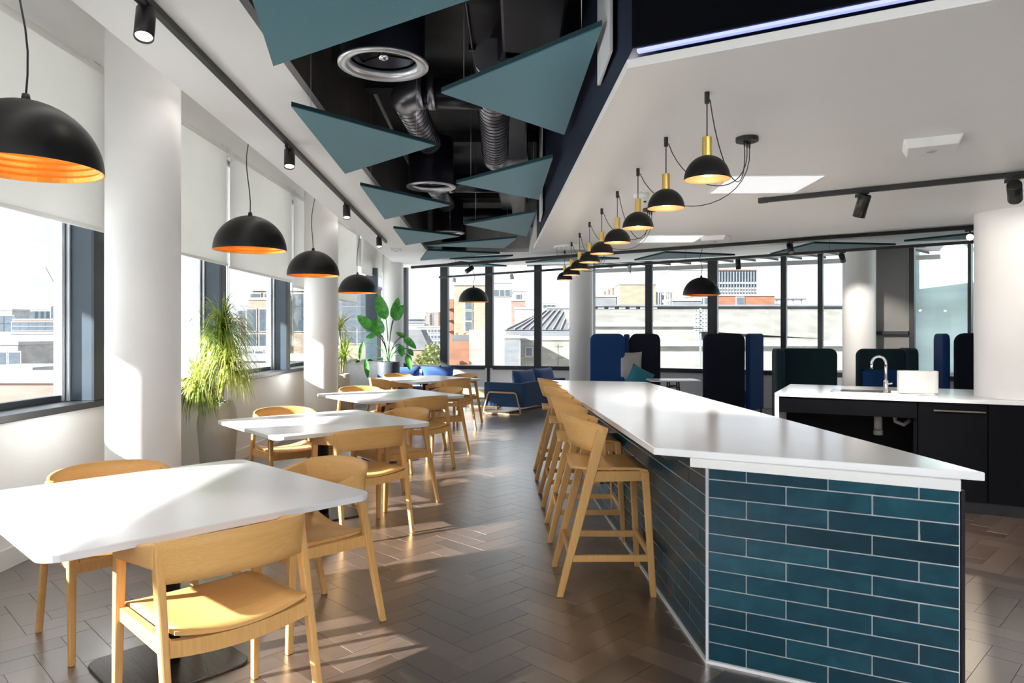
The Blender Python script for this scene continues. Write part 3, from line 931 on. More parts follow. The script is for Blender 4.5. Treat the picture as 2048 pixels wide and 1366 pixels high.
s1.location = (-.496, 12.66, 0); s1.rotation_euler = (0, 0, R(-28.7))
s2 = make_sofa('blue sofa facing the viewer behind the farthest white table, by the potted plant', 1.5)
s2.location = (-.98, 13.75, 0); s2.rotation_euler = (0, 0, R(100))

ct = thing('coffee_table', 'low pale wooden coffee table with white top beside the blue sofa', 'coffee table', (-1.0, 13.55, 0), R(-8))
MB().box(0, .72, 0, .62, .345, .365).build('tabletop', M['tabletop'], ct, bevel=.004)
MB().box(.01, .71, .01, .61, .215, .345).build('drawer_box', M['oak_pale'], ct, bevel=.004)
for x in (.0, .72):
    loop = [(.03, .015), (.59, .015), (.62, .035), (.60, .28), (.57, .30), (.05, .30), (.02, .28), (.0, .035)]
    MB().tube([(x, y, z) for y, z in loop], .014, 8, closed=True).build('loop_leg', M['oak_pale'], ct)
MB().beam((0, .31, .015), (.72, .31, .015), .05, .02).build('runner', M['oak_pale'], ct)

def booth(label, loc, walls, m, seat=None, cat='high-back sofa'):
    t = thing('high_back_sofa', label, cat, (*loc, 0))
    for (p0, p1, z0, z1, th, r, mm) in walls:
        slab(MB(), (p0[0] - loc[0], p0[1] - loc[1]), (p1[0] - loc[0], p1[1] - loc[1]), th, z0, z1, r).build('back_panel' if p0 == walls[0][0] else 'wing', M[mm], t, bevel=.03, bseg=3)
        for p in (p0, p1):
            q = (p[0] * .9 + (p0[0] + p1[0]) / 2 * .1 - loc[0], p[1] * .9 + (p0[1] + p1[1]) / 2 * .1 - loc[1])
            MB().lathe([(0, 0), (.014, 0), (.016, z0 + .01), (0, z0 + .01)], 8, c=q).build('foot', M['black'], t)
    if seat:
        MB().prism([(x - loc[0], y - loc[1]) for x, y in seat], .16, .42).build('seat', M[m], t, bevel=.03, bseg=3)
    return t
booth('tall bright blue high-back sofa shell at the left, left of the small white table', (1.6, 11.6),
      [((1.285, 11.75), (1.845, 11.68), .12, 1.418, .09, .11, 'blue'), ((1.88, 11.75), (2.05, 12.7), .12, 1.41, .09, .11, 'blue')], 'blue', [(1.33, 11.82), (1.82, 11.75), (1.95, 12.5), (1.5, 12.6)])
booth('tall black-navy high-back sofa shell with rounded top, touching the small white table', (2.2, 11.7),
      [((1.945, 11.80), (2.465, 11.92), .12, 1.418, .09, .13, 'navy_wool'), ((2.46, 11.98), (2.25, 12.75), .12, 1.41, .09, .13, 'navy_wool')], 'navy_wool', [(2.0, 11.88), (2.42, 11.98), (2.25, 12.65), (2.0, 12.6)])
gc = tag(pillow(.42, .50, .16).build('cushion', M['grey_cushion'], loc=(1.93, 11.72, .62), rz=R(8)), 'pale grey cushion standing between the blue and the navy high-back sofas', 'cushion')
tcu = tag(pillow(.40, .40, .14).build('cushion', M['teal_cushion'], loc=(1.96, 11.45, .50), rz=R(5)), 'bright teal cushion leaning below the navy high-back sofa', 'cushion')
tcu.rotation_euler = (R(-12), R(28), R(5))
booth('tall navy high-back sofa with light painted on side wing, right of the small white table', (3.4, 11.7),
      [((3.19, 11.92), (3.90, 11.98), .12, 1.42, .09, .12, 'navy_wool'), ((3.96, 12.02), (4.33, 12.38), .12, 1.42, .09, .06, 'blue')], 'navy_wool', [(3.25, 12.0), (3.85, 12.05), (4.1, 12.5), (3.5, 12.7)])  # wing takes the brighter blue to paint window light on it
wt = thing('bistro_table', 'small white table on thin black legs between the tall blue sofas', 'table', (2.47, 10.95, 0))
MB().prism(rrect(-.37, .37, -.26, .26, .03, 3), .695, .715).build('tabletop', M['tabletop'], wt, bevel=.003)
for sx in (-1, 1):
    for sy in (-1, 1): MB().tube([(sx * .07, sy * .06, .695), (sx * .09, sy * .1, .36), (sx * .2, sy * .2, .0)], .011, 8).build('leg', M['black'], wt)
MB().tube([(-.07, .06, .60), (.07, -.06, .60)], .009, 6).build('brace', M['black'], wt)
MB().tube([(-.07, -.06, .62), (.07, .06, .62)], .009, 6).build('brace', M['black'], wt)

booth('low dark teal high-sided sofa with lit left wing, left of the column', (4.4, 10.6),
      [((4.02, 10.72), (4.78, 10.5), .12, 1.20, .10, .10, 'teal_wool'), ((3.86, 10.25), (3.96, 10.72), .12, 1.20, .12, .10, 'teal_wool')], 'teal_wool', [(3.95, 10.3), (4.7, 10.05), (4.78, 10.42), (4.05, 10.65)])
booth('low dark teal sofa back with rounded right wing, behind the chrome tap', (5.2, 10.2),
      [((4.90, 10.16), (5.58, 10.12), .12, 1.205, .10, .10, 'teal_wool'), ((5.60, 9.95), (5.70, 10.42), .12, 1.215, .14, .10, 'teal_wool')], 'teal_wool', [(4.95, 10.22), (5.55, 10.2), (5.6, 10.8), (5.0, 10.8)])
tag(pillow(.62, .30, .18).build('cushion', M['blue'], loc=(5.22, 10.02, .62), rz=R(-2)), 'navy blue cushion low in front of the teal sofa back by the tap', 'cushion')
booth('tall black-navy high-back sofa left of the large column', (6.0, 9.6),
      [((5.76, 9.30), (6.62, 9.12), .12, 1.425, .09, .12, 'navy_wool'), ((5.70, 9.36), (5.86, 9.85), .12, 1.42, .09, .10, 'blue')], 'navy_wool', [(5.85, 9.4), (6.6, 9.25), (6.7, 9.8), (5.95, 9.95)])

# ------------------------------------------------------------------ kitchen peninsula
kt = thing('kitchen_counter', 'black kitchen counter with white worktop, sink and waterfall end', 'kitchen counter', (2.30, 6.24, 0), R(-27.3))
KL, KD = 5.2, 1.22
MB().box(-.005, KL, -.005, KD, .872, .902).build('worktop', M['quartz'], kt, bevel=.003)
MB().box(-.005, .030, 0, KD, 0, .872).build('waterfall_end', M['quartz'], kt, bevel=.002)
MB().box(.03, 1.08, .012, .030, .735, .872).build('fascia', M['cab'], kt, bevel=.002)
MB().box(.03, 1.08, .58, .60, .0, .872).box(1.055, 1.08, .03, .58, 0, .872).build('knee_space_lining', M['cab'], kt)
cb = MB().box(1.085, KL, .03, KD - .02, .10, .872).build('cabinet_body', M['cab'], kt)
MB().box(1.085, KL, .08, KD - .05, 0, .10).build('plinth', M['black_paint'], kt)
for x0, x1, h in ((1.09, 1.555, True), (1.56, 2.15, False), (2.155, 2.75, False), (2.755, 3.35, False)):
    d = MB().box(x0 + .0015, x1 - .0015, .008, .03, .105, .868).build('door', M['cab'], kt, bevel=.002)
    if h: MB().box(1.195, 1.545, -.006, .008, .800, .812).build('handle', M['bronze'], d, bevel=.002)
# waste pipes under the sink
MB().tube([(.80, .22, .80), (.80, .22, .60)], .032, 14).tube([(.80, .22, .60), (.80, .22, .56)], .036, 14).build('trap', M['pipe'], kt)
MB().tube([(.92, .22, .74), (.93, .22, .68), (.99, .22, .655), (1.04, .22, .70)], .016, 8).build('waste_pipe', M['pipe'], kt)
# inset sink with rim, bowl and drainer
sk = MB()
rim = rrect(.42, 1.26, .30, .66, .04, 4)
sk.prism(rim, .9025, .9075)
MB.build(sk, 'sink_rim', M['sink'], kt, bevel=.002)
bw = MB().prism(rrect(.50, .82, .345, .615, .05, 4), .9076, .9086)
bw.build('sink_bowl', M['steel'], kt)
dr = MB()
for i in range(7): dr.box(.90, 1.22, .352 + i * .04, .366 + i * .04, .9075, .9105)
dr.build('drainer', M['sink'], kt, bevel=.002)

kx = lambda x, y: (2.30 + .8886 * x + .4586 * y, 6.24 - .4586 * x + .8886 * y)
tp = thing('tap', 'chrome swan-neck tap standing by the sink', 'tap', (*kx(.86, .42), .908), R(-27.3))
MB().lathe([(0, 0), (.026, 0), (.026, .006), (.019, .012), (.019, .10), (.016, .105), (0, .105)], 20).build('base', M['chrome'], tp)
neck = [(0, 0, .10), (0, 0, .25)] + [(-.055 + .055 * math.cos(a), 0, .25 + .055 * math.sin(a) * 1.1) for a in [PI * i / 10 for i in range(1, 11)]] + [(-.112, 0, .20)]
MB().tube(neck, .0115, 12).build('spout', M['chrome'], tp)
MB().tube([(0, 0, .07), (.022, -.02, .075), (.045, -.045, .082)], .007, 8).build('lever', M['chrome'], tp)
wb = tag(MB().prism(rrect(-.155, .155, -.05, .05, .03, 5), 0, .19).build('dispenser_box', M['plastic'], loc=(*kx(1.10, .42), .9115), rz=R(-10), bevel=.006), 'plain white box standing on the sink drainer', 'box')

# ------------------------------------------------------------------ planted pots
def blade(mb, c, az, el, ln, wd, droop, n=6):
    d = Vector((math.cos(az) * math.cos(el), math.sin(az) * math.cos(el), math.sin(el)))
    sd = Vector((-math.sin(az), math.cos(az), 0))
    p = Vector(c); vs = []
    st = ln / n
    for i in range(n + 1):
        k = i / n
        w = wd * (1 - k ** 2.2) * (.55 + .45 * min(1, k * 4))
        vs += [tuple(p - sd * w / 2), tuple(p + sd * w / 2)]
        p = p + d * st
        d = (d + Vector((0, 0, -droop * (0.25 + k)))).normalized()
    mb.add(vs, [(2 * i, 2 * i + 1, 2 * i + 3, 2 * i + 2) for i in range(n)], True)

def crown(parent, c, nb, ln, wd, droop, m, seed, name='foliage', el0=-20, el1=80):
    rn = random.Random(seed); mb = MB()
    for i in range(nb):
        cc = (c[0] + rn.gauss(0, .012), c[1] + rn.gauss(0, .012), c[2] + rn.uniform(-.06, .06))
        blade(mb, cc, rn.uniform(0, 2 * PI), R(rn.uniform(el0, el1)), ln * rn.uniform(.65, 1.12), wd * rn.uniform(.7, 1.2), droop * rn.uniform(.7, 1.4))
    o = mb.build(name, m, parent, fix=False)
    o['kind'] = 'stuff'
    return o

def planter(t, prof, m, soil_z, soil_r):
    MB().lathe(prof, 40).build('pot', m, t)
    MB().lathe([(0, soil_z), (soil_r, soil_z)], 24).build('soil', M['soil'], t)

p1 = thing('potted_plant', 'spiky yellow-green plant with three drooping crowns in a tall pale planter', 'plant', (-2.73, 6.62, 0))
planter(p1, [(0, 0), (.125, 0), (.135, .01), (.172, .50), (.178, .60), (.165, .72), (.135, .795), (.125, .795), (.12, .76), (.0, .75)], M['pot_white'], .762, .122)
for pts in ([(0, 0, .75), (.02, .0, 1.0), (.03, .02, 1.22), (.03, .03, 1.46)], [(.03, 0, .75), (.06, -.02, .92), (.09, -.03, 1.12)], [(-.03, -.02, .75), (-.07, -.08, .84), (-.12, -.14, .96)]):
    MB().tube(pts, .013, 8).build('stem', M['bark'], p1)
crown(p1, (.03, .03, 1.41), 330, .50, .0135, 1.0, M['leaf_dark'], 1, el0=0, el1=85)
crown(p1, (.03, .03, 1.36), 110, .44, .013, 1.3, M['leaf_lime'], 11, el0=-40, el1=40)
crown(p1, (.10, -.03, 1.10), 400, .46, .0135, 1.0, M['leaf_lime'], 2, el0=-20, el1=85)
crown(p1, (-.12, -.14, .96), 240, .40, .013, 1.0, M['leaf_lime'], 3, el0=-20, el1=85)
crown(p1, (-.12, -.14, .93), 110, .40, .013, 1.3, M['leaf_dark'], 13, el0=-50, el1=30)

p2 = thing('potted_plant', 'spiky green plant half hidden behind the second column', 'plant', (-2.72, 11.35, 0))
planter(p2, [(0, 0), (.13, 0), (.17, .55), (.14, .78), (.13, .78), (.12, .74), (0, .73)], M['pot_white'], .745, .12)
for pts in ([(0, 0, .74), (.0, .0, 1.1), (-.02, .0, 1.52)], [(.02, 0, .74), (.06, -.02, 1.05)]):
    MB().tube(pts, .014, 8).build('stem', M['bark'], p2)
crown(p2, (-.02, 0, 1.50), 70, .50, .022, .42, M['leaf_lime'], 5)
crown(p2, (.06, -.02, 1.06), 90, .44, .022, .5, M['leaf_dark'], 6)

p3 = thing('potted_plant', 'large-leaved green plant in a dark slate pot by the far corner column', 'plant', (-2.3, 13.3, 0))
planter(p3, [(0, 0), (.17, 0), (.185, .01), (.21, .88), (.20, .90), (.185, .90), (.18, .86), (0, .85)], M['pot_grey'], .865, .185)
def big_leaf(base, tip, wd, yo, curl):
    """paddle leaf from base to tip (x, z in the pot's frame, y offset yo), with its stalk"""
    b = Vector((base[0], yo, base[1])); e = Vector((tip[0], yo * 1.25, tip[1]))
    st = MB().tube(bez((yo * .1, 0, .86), (base[0] * .15, yo * .3, .86 + (base[1] - .86) * .6 + .1), (base[0] * .75, yo * .8, base[1] + .04), b, 10), .008, 6)
    ax = e - b; ln = ax.length; ax.normalize()
    face = Vector((0, -1, .25))
    sd = ax.cross(face).normalized(); nm = sd.cross(ax).normalized()
    n = 9; pts = []
    for i in range(n + 1):
        k = i / n
        w = wd / 2 * (math.sin(PI * min(1, k ** .72 * .97 + .03)) ** .62)
        for j in range(-3, 4):
            q = j / 3
            pts.append(b + ax * (ln * k) + sd * (w * q) + nm * (abs(q) ** 1.5 * w * .45 + curl * ln * math.sin(k * 2.2) * .3))
    lf = MB().grid(pts, 7, n + 1).build('leaf', M['leaf_big'], p3, fix=False)
    st.build('stalk', M['leaf_big'], lf)
for args in [((-.06, 1.69), (-.20, 2.15), .23, .02, .3), ((.09, 1.69), (.17, 2.10), .18, .05, -.2), ((.12, 1.67), (.30, 1.95), .20, -.03, .3),
             ((-.29, 1.50), (-.57, 1.755), .19, -.05, .2), ((-.16, 1.40), (-.19, 1.73), .26, -.10, .2), ((-.23, 1.39), (-.39, 1.33), .10, -.12, .3),
             ((.30, 1.355), (.14, 1.44), .09, .0, .2), ((.31, 1.345), (.53, 1.13), .13, -.06, .5), ((.245, 1.21), (.30, .98), .13, -.15, .3),
             ((.37, 1.03), (.43, .73), .13, -.08, .2), ((-.47, 1.25), (-.53, .90), .10, .0, .3), ((-.40, .93), (-.36, .59), .10, -.08, .2), ((.36, 1.13), (.45, 1.0), .10, .06, .3)]:
    big_leaf(*args)

# ------------------------------------------------------------------ roller blinds
def blind(y0, y1, label, zb=2.15, chain=True, x=-2.995, zt=3.335):
    t = thing('roller_blind', label, 'blind', (x, y0, zb), group='roller blinds on the left windows')
    ln = y1 - y0
    MB().box(-.002, .0, .0, ln, .0, zt - zb).build('fabric', M['blind'], t)
    MB().tube([(-.022, -.01, zt - zb), (-.022, ln + .01, zt - zb)], .034, 16).build('roller', M['blind_bar'], t)
    MB().box(-.012, .010, .0, ln, -.012, .016).build('bottom_bar', M['blind_bar'], t, bevel=.004)
    for y in (-.02, ln + .005): MB().box(-.06, .03, y, y + .015, zt - zb - .05, zt - zb + .05).build('bracket', M['blind_bar'], t, bevel=.004)
    if chain:
        pts = [(.0, ln + .020, zt - zb), (.0, ln + .020, -.86)] + [(0, ln + .020 + .016 * (1 - math.cos(a)), -.86 - .016 * math.sin(a)) for a in [PI * i / 6 for i in range(1, 6)]] + [(.0, ln + .052, -.86), (.0, ln + .052, zt - zb)]
        MB().tube(pts, .0032, 5).build('chain', M['alu'], t)
    return t
bl = ['added behind the viewer to block sun', 'beside the viewer', 'nearest one in the picture, behind the largest lamp', 'right of the nearest column', 'wide one behind the second big lamp', 'left half behind the second column', 'last long one before the corner']
for k, (y0, y1, zb) in enumerate([(-1.45, .74, 2.17), (.82, 2.98, 2.17), (3.03, 5.24, 2.17), (5.31, 7.48, 2.14), (7.56, 9.68, 2.12), (9.76, 11.88, 2.06), (11.95, 13.72, 2.0)]):  # first one is unseen, added to stop a sunbeam
    blind(y0, y1, 'pale roller blind, ' + bl[k], zb, x=-2.985)
cbld = thing('roller_blind', 'small short roller blind in the far left corner above the leafy plant', 'blind', (-2.93, 13.9, 2.6), R(-7), group='roller blinds on the left windows')
MB().box(-.002, 0, 0, 1.3, 0, .70).build('fabric', M['blind'], cbld)
MB().tube([(-.02, -.01, .70), (-.02, 1.31, .70)], .03, 12).build('roller', M['blind_bar'], cbld)
MB().box(-.012, .010, .0, 1.3, -.012, .016).build('bottom_bar', M['blind_bar'], cbld)

# ------------------------------------------------------------------ big dome pendants
def make_dome(label, loc, ztop, seed, warm=1.6):
    """dome of 60 cm; loc = centre of the rim"""
    t = thing('dome_pendant', label, 'pendant lamp', loc, group='large black dome pendants')
    r, h = .29, .285
    prof = [(r * math.cos(a), h * math.sin(a)) for a in [PI / 2 * i / 16 for i in range(17)]]
    prof[-1] = (0, h)
    MB().lathe(prof, 56).build('shade', M['black_lamp'], t)
    # stepped gold lining
    inn = [(r - .0005, .0)]
    for i in range(15):
        a0 = PI / 2 * i / 15; a1 = PI / 2 * (i + 1) / 15
        inn.append(((r - .007) * math.cos(a0), (h - .007) * math.sin(a0) + .001))
        inn.append(((r - .017) * math.cos((a0 + a1) / 2), (h - .017) * math.sin((a0 + a1) / 2) + .006))
    inn.append((0, h - .014))
    MB().lathe(inn, 56, smooth=False).build('lining', M['gold'], t)
    MB().lathe([(0, h - .02), (.022, h - .02), (.022, h - .09), (0, h - .09)], 16).build('lamp_holder', M['black'], t)
    MB().lathe([(0, .085), (.028, .10), (.04, .13), (.028, .165), (.018, .18), (0, .18)], 16).build('bulb', M['bulb'], t)
    rn = random.Random(seed)
    top = ztop - loc[2]
    MB().lathe([(0, h - .004), (.02, h - .004), (.014, h + .03), (0, h + .03)], 12).build('cap', M['black'], t)
    pts = []
    for i in range(15):
        k = i / 14
        w = .028 * math.sin(PI * k) if i else 0
        pts.append((w * math.sin(k * 9 + seed), w * math.cos(k * 5 + seed), h + .02 + (top - h - .02) * k))
    MB().tube(pts, .0045, 6).build('cord', M['black'], t)
    lamp('dome_light', 'POINT', warm, (1, .72, .42), (0, 0, .12), parent=t, size=.04)
    return t
make_dome('large black dome pendant with orange lining, cropped at the left edge, nearest', (-2.04, 2.996, 2.11), SLAB - .03, 1)
make_dome('black dome pendant with orange lining over the second table, left of the plant planter', (-2.16, 5.89, 2.105), SLAB - .03, 2)
make_dome('black dome pendant with orange lining in front of the second column', (-2.257, 8.107, 2.075), SLAB - .03, 3)
make_dome('black dome pendant with orange lining above the large-leaved plant', (-2.363, 10.92, 2.04), SLAB - .03, 4)
make_dome('black dome pendant hanging in front of the far windows, over the coffee table', (-.745, 13.83, 2.03), CEIL, 5, 1.2)
make_dome('black dome pendant in front of the far windows, above the tall blue sofas', (3.04, 11.47, 2.035), CEIL, 6, 1.2)

# ------------------------------------------------------------------ small brass-necked pendants over the bar
LY = [2.90, 3.57, 4.24, 4.92, 5.60, 6.28, 6.97, 7.66, 8.36]
LXs = [.792 - .022 * i for i in range(9)]
def make_bar_pendant(label, x, y):
    t = thing('bar_pendant', label, 'pendant lamp', (x, y, 2.0), group='small black pendants with brass necks over the bar')
    zr = .045; r = .092; h = .098
    prof = [(r * math.cos(a), zr + h * math.sin(a)) for a in [PI / 2 * i / 12 for i in range(12)]] + [(0, zr + h)]
    MB().lathe(prof, 40).build('shade', M['black_lamp'], t)
    MB().lathe([(r - .0005, zr)] + [((r - .003) * math.cos(a), zr + (h - .003) * math.sin(a)) for a in [PI / 2 * i / 12 for i in range(12)]] + [(0, zr + h - .003)], 40).build('lining', M['copper'], t)
    MB().lathe([(0, zr + .094), (.019, zr + .094), (.019, zr + .172), (0, zr + .172)], 20, smooth=False).build('brass_neck', M['brass'], t)
    MB().lathe([(0, zr + .012), (.018, zr + .015), (.031, zr + .03), (.031, zr + .045), (.018, zr + .07), (0, zr + .09)], 16).build('bulb', M['bulb'], t)
    MB().tube([(0, 0, zr + .17), (0, 0, .37)], .0026, 6).build('cord', M['black'], t)
    MB().lathe([(0, .355), (.0105, .355), (.0105, .40), (0, .40)], 12, smooth=False).build('ceiling_clip', M['black'], t)
    lamp('bar_light', 'POINT', .35, (1, .84, .66), (0, 0, zr - .02), parent=t, size=.03)
    return t
od = ['nearest', 'second', 'third', 'fourth', 'fifth', 'sixth', 'seventh', 'eighth', 'farthest']
bp0 = None
for i in range(9):
    lab = '%s small black pendant with brass neck in the row over the bar' % od[i] if i in (0, 8) else 'small black pendant with brass neck over the bar, %s from the viewer' % od[i]
    if bp0 is None: bp0 = make_bar_pendant(lab, LXs[0], LY[0])
    else: copy_tree(bp0, lab, loc=(LXs[i], LY[i], 2.0))
# ceiling roses with looped flexes to three lamps each
for k, (c, nm) in enumerate((((1.175, 3.57), 'nearest'), ((1.08, 5.60), 'middle'), ((1.0, 7.66), 'farthest'))):
    t = thing('ceiling_rose', '%s black ceiling rose with three looping flexes to the bar pendants' % nm, 'ceiling rose', (c[0], c[1], SOF), group='black ceiling roses over the bar')
    MB().lathe([(0, 0), (.055, 0), (.055, -.022), (0, -.022)], 32, smooth=False).build('rose', M['black'], t, bevel=.002)
    for j in range(3):
        i = 3 * k + j
        dx, dy = LXs[i] - c[0], LY[i] - c[1]
        s = (j - 1) * .018
        MB().lathe([(0, -.02), (.006, -.02), (.0045, -.05), (0, -.05)], 8, c=(s, s)).build('gland', M['black'], t)
        sag = [-.24, -.20, -.26][j]
        pts = [(s, s, -.04)] + list(bez((s, s, -.05), (s * 1.6 + .02, s, sag - .12), (dx * .75, dy * .8, sag - .10), (dx + .012, dy, -.03), 16))
        MB().tube(pts, .0024, 6).build('flex', M['black'], t)

# ------------------------------------------------------------------ track lighting
def track(label, p0, p1, w=.035, h=.032, hang=None):
    t = thing('lighting_track', label, 'lighting track', p0)
    d = Vector(p1) - Vector(p0)
    MB().beam((0, 0, 0), tuple(d), w, h).build('rail', M['black'], t, bevel=.002)
    MB().beam((0, 0, 0), tuple(d.normalized() * .06), w + .004, h + .004).build('end_feed', M['black'], t)
    if hang:
        n = 5
        for i in range(n):
            q = d * ((i + .5) / n)
            MB().tube([(q.x, q.y, 0), (q.x, q.y, hang - p0[2])], .003, 5).build('hanger', M['black'], t)
    return t

def spot(label, p, target, on=True, light=0, pale=False, angle=50, col=(1, .92, .83), drop=.085):
    """p: point on the underside of the track"""
    t = thing('spotlight', label, 'spotlight', p, group='cylinder spotlights on the tracks')
    body = M['plastic'] if pale else M['black']
    d = (Vector(target) - Vector((p[0], p[1], p[2] - drop))).normalized()
    c = Vector((0, 0, -drop))
    MB().box(-.012, .012, -.075, .075, -.02, .004).build('adapter', body, t)
    MB().tube([(0, 0, -.01), (0, 0, -drop + .01)], .008, 8).build('stem', body, t)
    rot = d.to_track_quat('-Z', 'Y').to_matrix().to_4x4()
    hb = MB().lathe([(0, .075), (.034, .075), (.040, .069), (.040, -.078), (.036, -.078), (.034, -.055), (0, -.055)], 28, smooth=True)
    hb.v = [tuple(rot @ Vector(v) + c) for v in hb.v]
    hb.build('housing', body, t)
    ls = MB().lathe([(0, -.068), (.0345, -.068)], 24)
    ls.v = [tuple(rot @ Vector(v) + c) for v in ls.v]
    ls.build('lens', M['spot_on'] if on else M['spot_off'], t)
    if light:
        lamp('spot_light', 'SPOT', light, col, tuple(c + d * .082), parent=t, target=tuple(c + d * 2), size=.03, angle=angle, blend=.6)
    return t

TZ = CEIL - .018
track('black lighting track running along the left ceiling raft', (-1.53, 2.2, TZ), (-1.975, 11.2, TZ))
tx = lambda y: -1.53 - .0494 * (y - 2.2)
for i, (y, lab) in enumerate(((3.06, 'nearest lit black cylinder spotlight on the left ceiling track'), (5.42, 'second lit cylinder spotlight on the left ceiling track'), (7.8, 'third lit cylinder spotlight on the left ceiling track'), (10.4, 'farthest lit cylinder spotlight on the left ceiling track'))):
    spot(lab, (tx(y), y, TZ - .016), (tx(y) + .3, y - 1.0, 0), True, 9)
SZ = SOF - .018
track('black lighting track on the soffit above the kitchen counter', (1.79, 5.18, SZ), (4.4, 3.43, SZ))
sp = lambda u: (1.79 + u * .83, 5.18 - u * .556, SZ - .016)
spot('black cylinder spotlight on the soffit track, left one of two', sp(.68), (2.2, 5.4, .9), False, 70, angle=100)
spot('black cylinder spotlight on the soffit track, next to the large column', sp(1.52), (4.0, 5.6, 1.5), False, 12, angle=70)

spot('unseen black cylinder spotlight added on the soffit track beyond the right picture edge', sp(2.25), (2.65, 3.7, 0), True, 14, angle=44)  # unseen lamp, added to light the floor behind the bar

track('upper suspended black track crossing the lounge below the ceiling', (-1.82, 12.96, 2.62), (6.6, 7.1, 2.62), .05, .045, CEIL)
track('lower suspended black track running in front of the far windows', (-1.55, 15.25, 2.62), (7.3, 8.4, 2.62), .04, .04, CEIL)
up = lambda s: (-1.82 + 8.42 * s, 12.96 - 5.86 * s, 2.60)
lo = lambda s: (-1.55 + 8.85 * s, 15.25 - 6.85 * s, 2.60)
spot('black spotlight on the upper lounge track above the far dome pendant', up(.13), (-2.6, 11.5, 1.2), False, 0)
spot('round black spotlight on the upper lounge track above the teal sofas', up(.642), (3.4, 8.0, .9), False, 0)
spot('glaring lit spotlight on the upper lounge track near the large column', up(.832), (2.2, 3.6, 1.5), True, 5, col=(1, .82, .62))
spot('pale lit spotlight on the lower track, leftmost one', lo(.0376), (-1.2, 13.2, .8), True, 0, pale=True)
spot('pale lit spotlight on the lower track, right of the far dome pendant', lo(.175), (.3, 12.6, .8), True, 0, pale=True)
spot('pale lit spotlight on the lower track, above the tall blue sofas', lo(.406), (1.5, 11.0, .8), True, 0, pale=True)
spot('black upright spotlight on the lower track, right of the second far dome pendant', lo(.579), (3.7, 11.1, 0), False, 0)
spot('black tilted spotlight on the lower track beside the right far column', lo(.716), (5.85, 11.95, 1.5), False, 45, angle=45)

# ------------------------------------------------------------------ ceiling fittings
def wedge_box(name, label, cat, loc, rz, w, d, h, ins=.02):
    t = thing(name, label, cat, loc, rz, group='white emergency lights')
    b = [(-w / 2 + ins, -d / 2 + ins, -h), (w / 2 - ins, -d / 2 + ins, -h), (w / 2 - ins, d / 2 - ins, -h), (-w / 2 + ins, d / 2 - ins, -h)]
    a = [(-w / 2, -d / 2, 0), (w / 2, -d / 2, 0), (w / 2, d / 2, 0), (-w / 2, d / 2, 0)]
    MB().hexa(b, a).build('housing', M['plastic'], t, bevel=.004)
    MB().lathe([(0, -h - .004), (.022, -h - .004), (.028, -h), (0, -h + .002)], 16).build('lens', M['spot_off'], t)
    return t
wedge_box('emergency_light', 'white square emergency light on the soffit, right of the nearest ceiling rose', 'emergency light', (2.15, 3.66, SOF), R(-27), .26, .26, .045)
wedge_box('emergency_light', 'white emergency light on the soffit beyond the small light panel', 'emergency light', (2.06, 7.25, SOF), R(-27), .26, .26, .045)
wedge_box('emergency_light', 'small white emergency light on the left ceiling near the corner', 'emergency light', (-1.98, 12.2, CEIL), R(5), .2, .2, .05)
for k in range(6):  # unseen panels, added to fill the room with light
    c = (-.6 + 1.35 * k, -1.5 - .1 * (k % 2), 3.0)
    t = thing('light_panel', 'added fill light panel behind the viewer, place %s from the windows' % ['first', 'second', 'third', 'fourth', 'fifth', 'sixth'][k], 'light panel', c, 0, group='added fill light panels behind the viewer')
    MB().box(-.30, .30, -.60, .60, 0, .04).build('frame', M['plastic'], t, bevel=.003)
    MB().box(-.28, .28, -.58, .58, -.004, .002).build('diffuser', M['fill_light'], t)
    for sx, sy in ((-1, -1), (1, -1), (1, 1), (-1, 1)): MB().tube([(sx * .25, sy * .5, .04), (sx * .25, sy * .5, SLAB - 3.0)], .003, 5).build('hanger', M['alu'], t)
sd = thing('smoke_detector', 'round white smoke detector behind the third bar pendant', 'smoke detector', (.905, 5.0, SOF))
MB().lathe([(0, 0), (.055, 0), (.055, -.03), (.050, -.035), (0, -.035)], 28).build('base', M['plastic'], sd)
MB().lathe([(0, -.035), (.045, -.035), (.048, -.06), (.036, -.085), (0, -.09)], 28).build('head', M['plastic'], sd)
for k in (-1, 1): MB().box(k * .017 - .009, k * .017 + .009, -.0465, -.040, -.07, -.06).build('slot', M['black'], sd)
dv = thing('ceiling_diffuser', 'round white air diffuser on the soffit by the farthest bar pendants', 'air diffuser', (.70, 8.05, SOF))
for k in range(4): MB().lathe([(.05 + .05 * k, 0), (.075 + .05 * k, 0), (.085 + .05 * k, -.018), (.06 + .05 * k, -.016)], 36, closed=True).build('ring', M['plastic'], dv)
for nm, q in (('nearer flush square light panel in the soffit, right of the bar pendants', [(1.31, 4.42), (1.93, 4.40), (1.98, 4.93), (1.39, 4.96)]), ('farther flush square light panel in the soffit beyond the bar pendants', [(1.40, 7.08), (1.95, 7.08), (1.90, 7.62), (1.29, 7.65)])):
    cx = sum(p[0] for p in q) / 4; cy = sum(p[1] for p in q) / 4
    t = thing('light_panel', nm, 'light panel', (cx, cy, SOF), R(-2), group='flush light panels in the soffit')
    MB().box(-.30, .30, -.28, .28, -.008, .0).build('frame', M['plastic'], t, bevel=.002)
    MB().box(-.285, .285, -.265, .265, -.0095, -.0075).build('diffuser', M['led_panel'], t)

